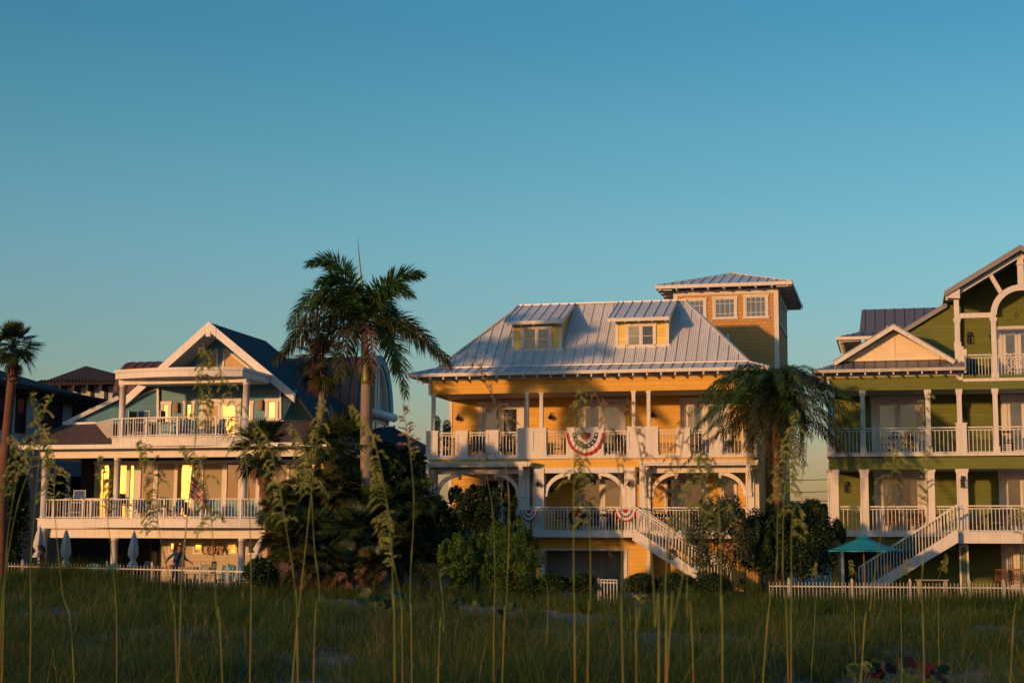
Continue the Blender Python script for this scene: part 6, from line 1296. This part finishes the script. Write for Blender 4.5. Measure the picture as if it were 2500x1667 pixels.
# letters hanging under the deck
LT = thing('hanging_letters', 'three orange wooden letters hanging in the ground terrace window of the blue house', 'sign', B.world((B.U(518, 1338, 3.2), 3.2, 0)), -YAW)
def glyph(ch, px_, s=.5):
    u = B.U(px_, 1338, 3.2) - B.U(518, 1338, 3.2); z = B.W(px_, 1340, 3.2); m = MB(); h = s / 2
    if ch == 'O':
        for i in range(16): a, b = i * math.pi / 8, (i + 1) * math.pi / 8; m.bar((u + h * .85 * math.cos(a), 0, z + h * math.sin(a)), (u + h * .85 * math.cos(b), 0, z + h * math.sin(b)), .05, .09, (0, 1, 0))
    if ch == 'I': m.box(u - .05, u + .05, -.03, .03, z - h, z + h)
    if ch == 'A': m.bar((u - h * .7, 0, z - h), (u, 0, z + h), .09, .05, (0, 1, 0)); m.bar((u + h * .7, 0, z - h), (u, 0, z + h), .09, .05, (0, 1, 0)); m.bar((u - h * .35, .0, z - .05), (u + h * .35, 0, z - .05), .04, .05)
    m.build('letter', 'letter_wood', LT)
for ch, x in (('O', 503), ('I', 519), ('A', 536)): glyph(ch, x)

# ================================================================== BUNTING, FLAG, WREATH
def star(m, c, r, mi, y):
    pts = []
    for k in range(10): a = math.pi / 2 + k * math.pi / 5; q = r if k % 2 == 0 else r * .42; pts.append((c[0] + q * math.cos(a), y, c[1] + q * math.sin(a)))
    m.add([(c[0], y, c[1])] + pts, [(0, 1 + k, 1 + (k + 1) % 10) for k in range(10)], mi)
def bunting(H, x0, x1, y0, y1, v, lab):
    u0, u1, z0, z1 = H.R(x0, y0, x1, y1, v); c, w, h = (u0 + u1) / 2, (u1 - u0) / 2, z1 - z0; t = thing('bunting', lab, 'bunting', H.world((c, v, z1)), -YAW, 'pleated half round buntings on the yellow house')
    bands = [(.0, .30, 'red'), (.30, .48, 'white'), (.48, .68, 'navy'), (.68, .86, 'white'), (.86, 1.0, 'red')]; mi = {'red': 0, 'white': 1, 'navy': 2}; m = MB(); n = 72
    def P(a, f, d=0): pl = .035 * w * f * math.cos(a * 22) - .02; return (-math.cos(a) * w * f, pl - d, -math.sin(a) * h * f - .012 * (1 - math.cos(a * 2)))
    for f0, f1, cn in bands:
        for i in range(n):
            a, b = math.pi * i / n, math.pi * (i + 1) / n; st = 3 if cn == 'red' and f0 == 0 else 2
            m.add([P(a, max(f0, .02)), P(b, max(f0, .02)), P(b, f1), P(a, f1)], [(0, 1, 2, 3)], mi[cn])
    m.build('pleated_cloth', ['red_cloth', 'white_cloth', 'navy_cloth'], t); m = MB()
    for k in range(9): a = math.pi * (k + .5) / 9; q = P(a, .58); star(m, (q[0], q[2]), .085 * w, 0, -.035 * w * .6 - .03)
    m.build('star', 'white_cloth', t); m = MB(); m.bar((-w, -.01, .01), (w, -.01, .01), .02, .03); m.build('header_tape', 'white_cloth', t)
bunting(Y, 1383, 1476, 1056, 1111, -.13, 'large red white and blue bunting on the upper balcony of the yellow house'); bunting(Y, 1270, 1313, 1244, 1271, -.56, 'small bunting on the lower rail, at the left end of the centre bay'); bunting(Y, 1501, 1554, 1242, 1272, -.56, 'small bunting on the lower rail, next to the stair head')
c = Y.P(1408, 1263, -.58); t = thing('wreath', 'round wreath of leaves with red and cream ribbon on the lower porch rail', 'wreath', Y.world(c), -YAW); ring = [(.26 * math.cos(i * .524), 0, .26 * math.sin(i * .524)) for i in range(12)]
V, F = leaf_cloud(ring, [(.1, .07, .1)] * 12, 900, .08, .4); quads('foliage', V, F, 'shrub_dark', t); V, F = leaf_cloud([(.1, -.06, .1), (.02, -.06, .16)], [(.13, .05, .1)] * 2, 120, .1, .4, .8); quads('red_bow', V, F, 'red_cloth', t); V, F = leaf_cloud([(.04, -.06, -.06), (.0, -.06, -.16)], [(.09, .05, .1)] * 2, 90, .1, .4, .8); quads('cream_ribbon', V, F, 'white_cloth', t)
# flag on a leaning pole by the left fence
Yf = 64.5; p0, p1 = at(440, 1440, Yf), at(468, 1150, Yf); b = Vector((p0.x, Yf, 0)); t = thing('flag', 'limp red and white striped flag on a thin leaning grey pole', 'flag', b); m = MB(); m.tube([p0 - b, p1 - b], [.026, .02], 8); m.tube([p1 - b, p1 - b + Vector((0, 0, .06))], [.04, .01], 8); m.build('pole', 'seam_metal', t, True)
m = MB(); ax = (p1 - p0).normalized(); top = p1 - b - ax * .12; ns, nr = 13, 16; W_, Hh = .95, 1.4
def fp(i, j): s, r = i / ns, j / nr; return top - ax * Hh * (.42 * r + .0) + Vector((W_ * s * (.6 + .25 * r), -.10 * math.sin(s * 9 + r * 2) - .03, -(.62 * s + .1 * s * s) * .95 - .35 * r * (1 - .3 * s)))
for j in range(nr):
    for i in range(ns):
        canton = j < 3 and i < 3; k = 2 if canton else (0 if (j * 13 // nr) % 2 == 0 else 1); m.add([fp(i, j), fp(i + 1, j), fp(i + 1, j + 1), fp(i, j + 1)], [(0, 1, 2, 3)], k)
m.build('striped_cloth', ['red_cloth', 'white_cloth', 'navy_cloth'], t, True)

# ================================================================== PEOPLE
def skin_mesh(name, V, E, Rr, mat, parent, sub=2):
    me = bpy.data.meshes.new(name); me.from_pydata([tuple(v) for v in V], E, []); o = link_mesh(name, me, mat, parent)
    sv = me.skin_vertices or None
    md = o.modifiers.new('skin', 'SKIN'); md.use_smooth_shade = True
    lay = me.skin_vertices[0].data
    for i, r in enumerate(Rr): lay[i].radius = (r if isinstance(r, tuple) else (r, r)); lay[i].use_root = (i == 0)
    s = o.modifiers.new('sub', 'SUBSURF'); s.levels = sub; s.render_levels = sub; return o
def person(label, loc, rz, H_, armsL, armsR, legsL, legsR, top, bottom, lean=0, skirt=False, longhair=False):
    """arms: (elbow, wrist) ; legs: (knee, ankle) in metres for a 1.75 m figure facing -y"""
    t = thing('person', label, 'person', loc, rz); k = H_ / 1.75; V, E, Rr = [], [], []
    def v(p, r, par=None): V.append(Vector(p) * k); Rr.append((r[0] * k, r[1] * k) if isinstance(r, tuple) else r * k); i = len(V) - 1; (E.append((par, i)) if par is not None else None); return i
    pel = v((0, 0, .95), (.15, .105)); wa = v((0, -lean * .3, 1.1), (.125, .09), pel); ch = v((0, -lean * .7, 1.3), (.155, .105), wa); nb = v((0, -lean, 1.45), (.075, .065), ch); nk = v((0, -lean * 1.1, 1.52), .052, nb)
    h1 = v((0, -lean * 1.15 - .01, 1.6), (.07, .08), nk); h2 = v((0, -lean * 1.15 - .01, 1.68), (.078, .095), h1); v((0, -lean * 1.15, 1.735), (.05, .065), h2)
    ends = {}
    for s, (el, wr) in ((-1, armsL), (1, armsR)):
        sh = v((s * .18, -lean * .9, 1.42), .055, nb); e = v(el, .042, sh); w = v(wr, .028, e); d = (Vector(wr) - Vector(el)).normalized(); pm = v(Vector(wr) + d * .07, (.036, .018), w); sd = d.cross(Vector((0, 1, 0))); sd = sd.normalized() if sd.length > .1 else Vector((1, 0, 0))
        for f in range(4): q = Vector(wr) + d * .1 + sd * (.026 * (f - 1.5) / 1.5); a = v(q, .0095, pm); L = (.06, .075, .07, .055)[f]; b2 = v(q + d * L * .55, .0085, a); v(q + d * L + Vector((0, -.015, -.01)), .0075, b2)
        a = v(Vector(wr) + d * .035 + sd * .035, .011, w); v(Vector(wr) + d * .075 + sd * .06, .009, a)
    for s, (kn, an) in ((-1, legsL), (1, legsR)):
        hp = v((s * .09, 0, .88), .09, pel); kk = v(kn, .062, hp); aa = v(an, .04, kk); v(Vector(an) + Vector((0, -.13, -.05)), (.042, .028), aa)
    skin_mesh('body', V, E, Rr, 'skin_tone', t, 2)
    hc = Vector((0, -lean * 1.15, 1.66)) * k; fy = hc.y - .095 * k
    for x in (-.032, .032): m = MB(); m.lathe([(.002, -.012), (.011, -.004), (.011, .004), (.002, .012)], (hc.x + x * k, fy + .006, hc.z + .01 * k), 8); m.build('eye', 'black_iron', t)
    m = MB(); m.tube([(0, fy + .01, hc.z), (0, fy - .022 * k, hc.z - .03 * k), (0, fy + .005, hc.z - .036 * k)], [.008, .014, .008], 6); m.build('nose', 'skin_tone', t, True); m = MB(); m.bar((-.025 * k, fy + .008, hc.z - .062 * k), (.025 * k, fy + .008, hc.z - .062 * k), .01, .01); m.build('mouth', 'red_cloth', t)
    for x in (-.083, .083): m = MB(); m.box(x * k - .008, x * k + .008, hc.y - .02, hc.y + .02, hc.z - .03, hc.z + .03); m.build('ear', 'skin_tone', t)
    m = MB(); vs, fs = [], []; nr, ns = 8, 14
    for i in range(nr + 1):
        for j in range(ns):
            a, b2 = math.pi * .62 * i / nr, 2 * math.pi * j / ns; r = .112 * k; fr = max(0, -math.sin(b2)); zz = math.cos(min(a, math.pi * (.62 - .26 * fr))); st = math.sin(min(a, math.pi * (.62 - .26 * fr))); vs.append((.85 * r * st * math.cos(b2), hc.y + .012 + r * 1.02 * st * math.sin(b2), hc.z + .02 * k + r * zz))
    for i in range(nr):
        for j in range(ns): fs.append((i * ns + j, i * ns + (j + 1) % ns, (i + 1) * ns + (j + 1) % ns, (i + 1) * ns + j))
    m.add(vs, fs)
    if longhair: m.tube([(0, hc.y + .07, hc.z), (0, hc.y + .1, hc.z - .12), (.0, hc.y + .1, hc.z - .26)], [.075, .08, .04], 10)
    m.build('hair', 'hair_brown', t, True)
    g = 1.16; V2, E2, R2_ = [], [], []
    def w2(p, r, par=None): V2.append(Vector(p) * k); R2_.append((r[0] * k, r[1] * k) if isinstance(r, tuple) else r * k); i = len(V2) - 1; (E2.append((par, i)) if par is not None else None); return i
    a = w2((0, 0, .93), (.165, .125)); b2 = w2((0, -lean * .3, 1.1), (.145, .108), a); c2 = w2((0, -lean * .7, 1.3), (.172, .122), b2); d2 = w2((0, -lean, 1.43), (.1, .085), c2)
    if not skirt:
        for s, (el, wr) in ((-1, armsL), (1, armsR)): q = w2((s * .18, -lean * .9, 1.42), .068, d2); e = w2(el, .053, q); w2(Vector(el).lerp(Vector(wr), .8), .04, e)
    skin_mesh('dress' if skirt else 'shirt', V2, E2, R2_, top, t, 2)
    if skirt:
        m = MB(); m.tube([Vector((0, 0, z)) * k for z in (1.0, .9, .75, .6)], [.15 * k, .175 * k, .2 * k, .23 * k], 16); m.build('skirt', top, t, True)
    else:
        V3, E3, R3_ = [Vector((0, 0, .95)) * k], [], [(.16 * k, .12 * k)]
        for s, (kn, an) in ((-1, legsL), (1, legsR)):
            V3.append(Vector((s * .09, 0, .86)) * k); R3_.append(.105 * k); E3.append((0, len(V3) - 1)); V3.append(Vector(kn) * k); R3_.append(.078 * k); E3.append((len(V3) - 2, len(V3) - 1)); V3.append(Vector(an) * k); R3_.append(.058 * k); E3.append((len(V3) - 2, len(V3) - 1))
        skin_mesh('trousers', V3, E3, R3_, bottom, t, 2)
    return t
c = at(426, 1420, 67.2)
person('man in a blue shirt and jeans stooping with arms held out behind the left fence', (c.x, c.y, 0), .7, 1.78, ((-.40, -.16, 1.2), (-.56, -.3, 1.08)), ((.38, -.12, 1.2), (.55, -.24, 1.06)), ((-.12, -.06, .5), (-.16, .06, .08)), ((.1, -.02, .5), (.1, .04, .08)), 'blue_shirt', 'denim', .30)
c = at(101, 1420, 67.3)
person('woman in a red dress with dark hair behind the left end of the fence', (c.x, c.y, 0), -.9, 1.72, ((-.27, .05, 1.16), (-.2, -.16, 1.06)), ((.25, .02, 1.16), (.2, -.14, 1.02)), ((-.1, 0, .5), (-.1, .02, .08)), ((.1, 0, .5), (.1, .03, .08)), 'red_cloth', 'red_cloth', .04, True, True)

# ================================================================== LIGHT, SKY, CAMERA
SUN_EL, SUN_AZ = rad(6.0), rad(43.8)               # azimuth measured from straight behind the camera towards the left
sd_ = Vector((-math.sin(SUN_AZ) * math.cos(SUN_EL), -math.cos(SUN_AZ) * math.cos(SUN_EL), math.sin(SUN_EL)))
L = bpy.data.lights.new('sun', 'SUN'); L.energy = 2.55; L.angle = rad(1.6); L.color = (1.0, .495, .18); so = bpy.data.objects.new('sun', L); COL.objects.link(so); so.rotation_euler = sd_.to_track_quat('Z', 'Y').to_euler()
W = bpy.data.worlds.new('World'); SC.world = W; W.use_nodes = True; nt = W.node_tree; nt.nodes.clear()
out = nt.nodes.new('ShaderNodeOutputWorld'); bg = nt.nodes.new('ShaderNodeBackground'); sk = nt.nodes.new('ShaderNodeTexSky'); sk.sky_type = 'NISHITA'; sk.sun_disc = False
sk.sun_elevation = SUN_EL; sk.sun_rotation = math.atan2(sd_.x, sd_.y); sk.altitude = 0; sk.air_density = 1.6; sk.dust_density = .8; sk.ozone_density = 6.0
tc = nt.nodes.new('ShaderNodeTexCoord'); sz = nt.nodes.new('ShaderNodeSeparateXYZ'); nt.links.new(tc.outputs['Generated'], sz.inputs[0])
hz = ramp(nt, sz.outputs[2], [(0, (.74, .58, .68)), (.08, (.80, .60, .64)), (.187, (.74, .60, .575)), (.26, (.56, .55, .50)), (.317, (.41, .49, .455)), (.6, (.38, .47, .46))])      # milky air low over the horizon
tn = N(nt, 'ShaderNodeMix', data_type='RGBA', blend_type='MULTIPLY'); tn.inputs[0].default_value = 1.0; t2 = N(nt, 'ShaderNodeVectorMath', operation='MULTIPLY'); t2.inputs[1].default_value = (2.44, 2.54, 2.20)
mp = N(nt, 'ShaderNodeMapping'); mp.inputs['Scale'].default_value = (1, 1, 14); cn = N(nt, 'ShaderNodeTexNoise', i_Scale=2.2, i_Detail=5.0, i_Roughness=.55); nt.links.new(tc.outputs['Generated'], mp.inputs[0]); nt.links.new(mp.outputs[0], cn.inputs['Vector'])
band = ramp(nt, sz.outputs[2], [(0, (1, 1, 1)), (.05, (1, 1, 1)), (.1, (.25, .25, .25)), (.3, (.06, .06, .06))]); cl = mathn(nt, 'MULTIPLY', ramp(nt, cn.outputs['Fac'], [(.42, (0, 0, 0)), (.62, (1, 1, 1))]), band)      # a thin veil of cloud along the horizon
cm = N(nt, 'ShaderNodeMix', data_type='RGBA'); nt.links.new(mathn(nt, 'MULTIPLY', cl, .5), cm.inputs[0]); nt.links.new(hz, cm.inputs[6]); cm.inputs[7].default_value = (.95, .56, .60, 1); hz = cm.outputs[2]
nt.links.new(hz, t2.inputs[0]); nt.links.new(sk.outputs[0], tn.inputs[6]); nt.links.new(t2.outputs[0], tn.inputs[7]); nt.links.new(tn.outputs[2], bg.inputs[0]); bg.inputs[1].default_value = .15; nt.links.new(bg.outputs[0], out.inputs[0])
cam = bpy.data.cameras.new('camera'); cam.sensor_width = 36; cam.lens = F0 / 2500 * 36; cam.clip_end = 5000; cam.clip_start = .05; co = bpy.data.objects.new('camera', cam); COL.objects.link(co)
co.matrix_world = Matrix(((CR.x, CU.x, -CF.x, EYE.x), (CR.y, CU.y, -CF.y, EYE.y), (CR.z, CU.z, -CF.z, EYE.z), (0, 0, 0, 1)))
cam.dof.use_dof = True; cam.dof.focus_distance = 64; cam.dof.aperture_fstop = 11
SC.camera = co
SC.view_settings.view_transform = 'Standard'; SC.view_settings.look = 'None'; SC.view_settings.gamma = 1; SC.view_settings.exposure = 0.6
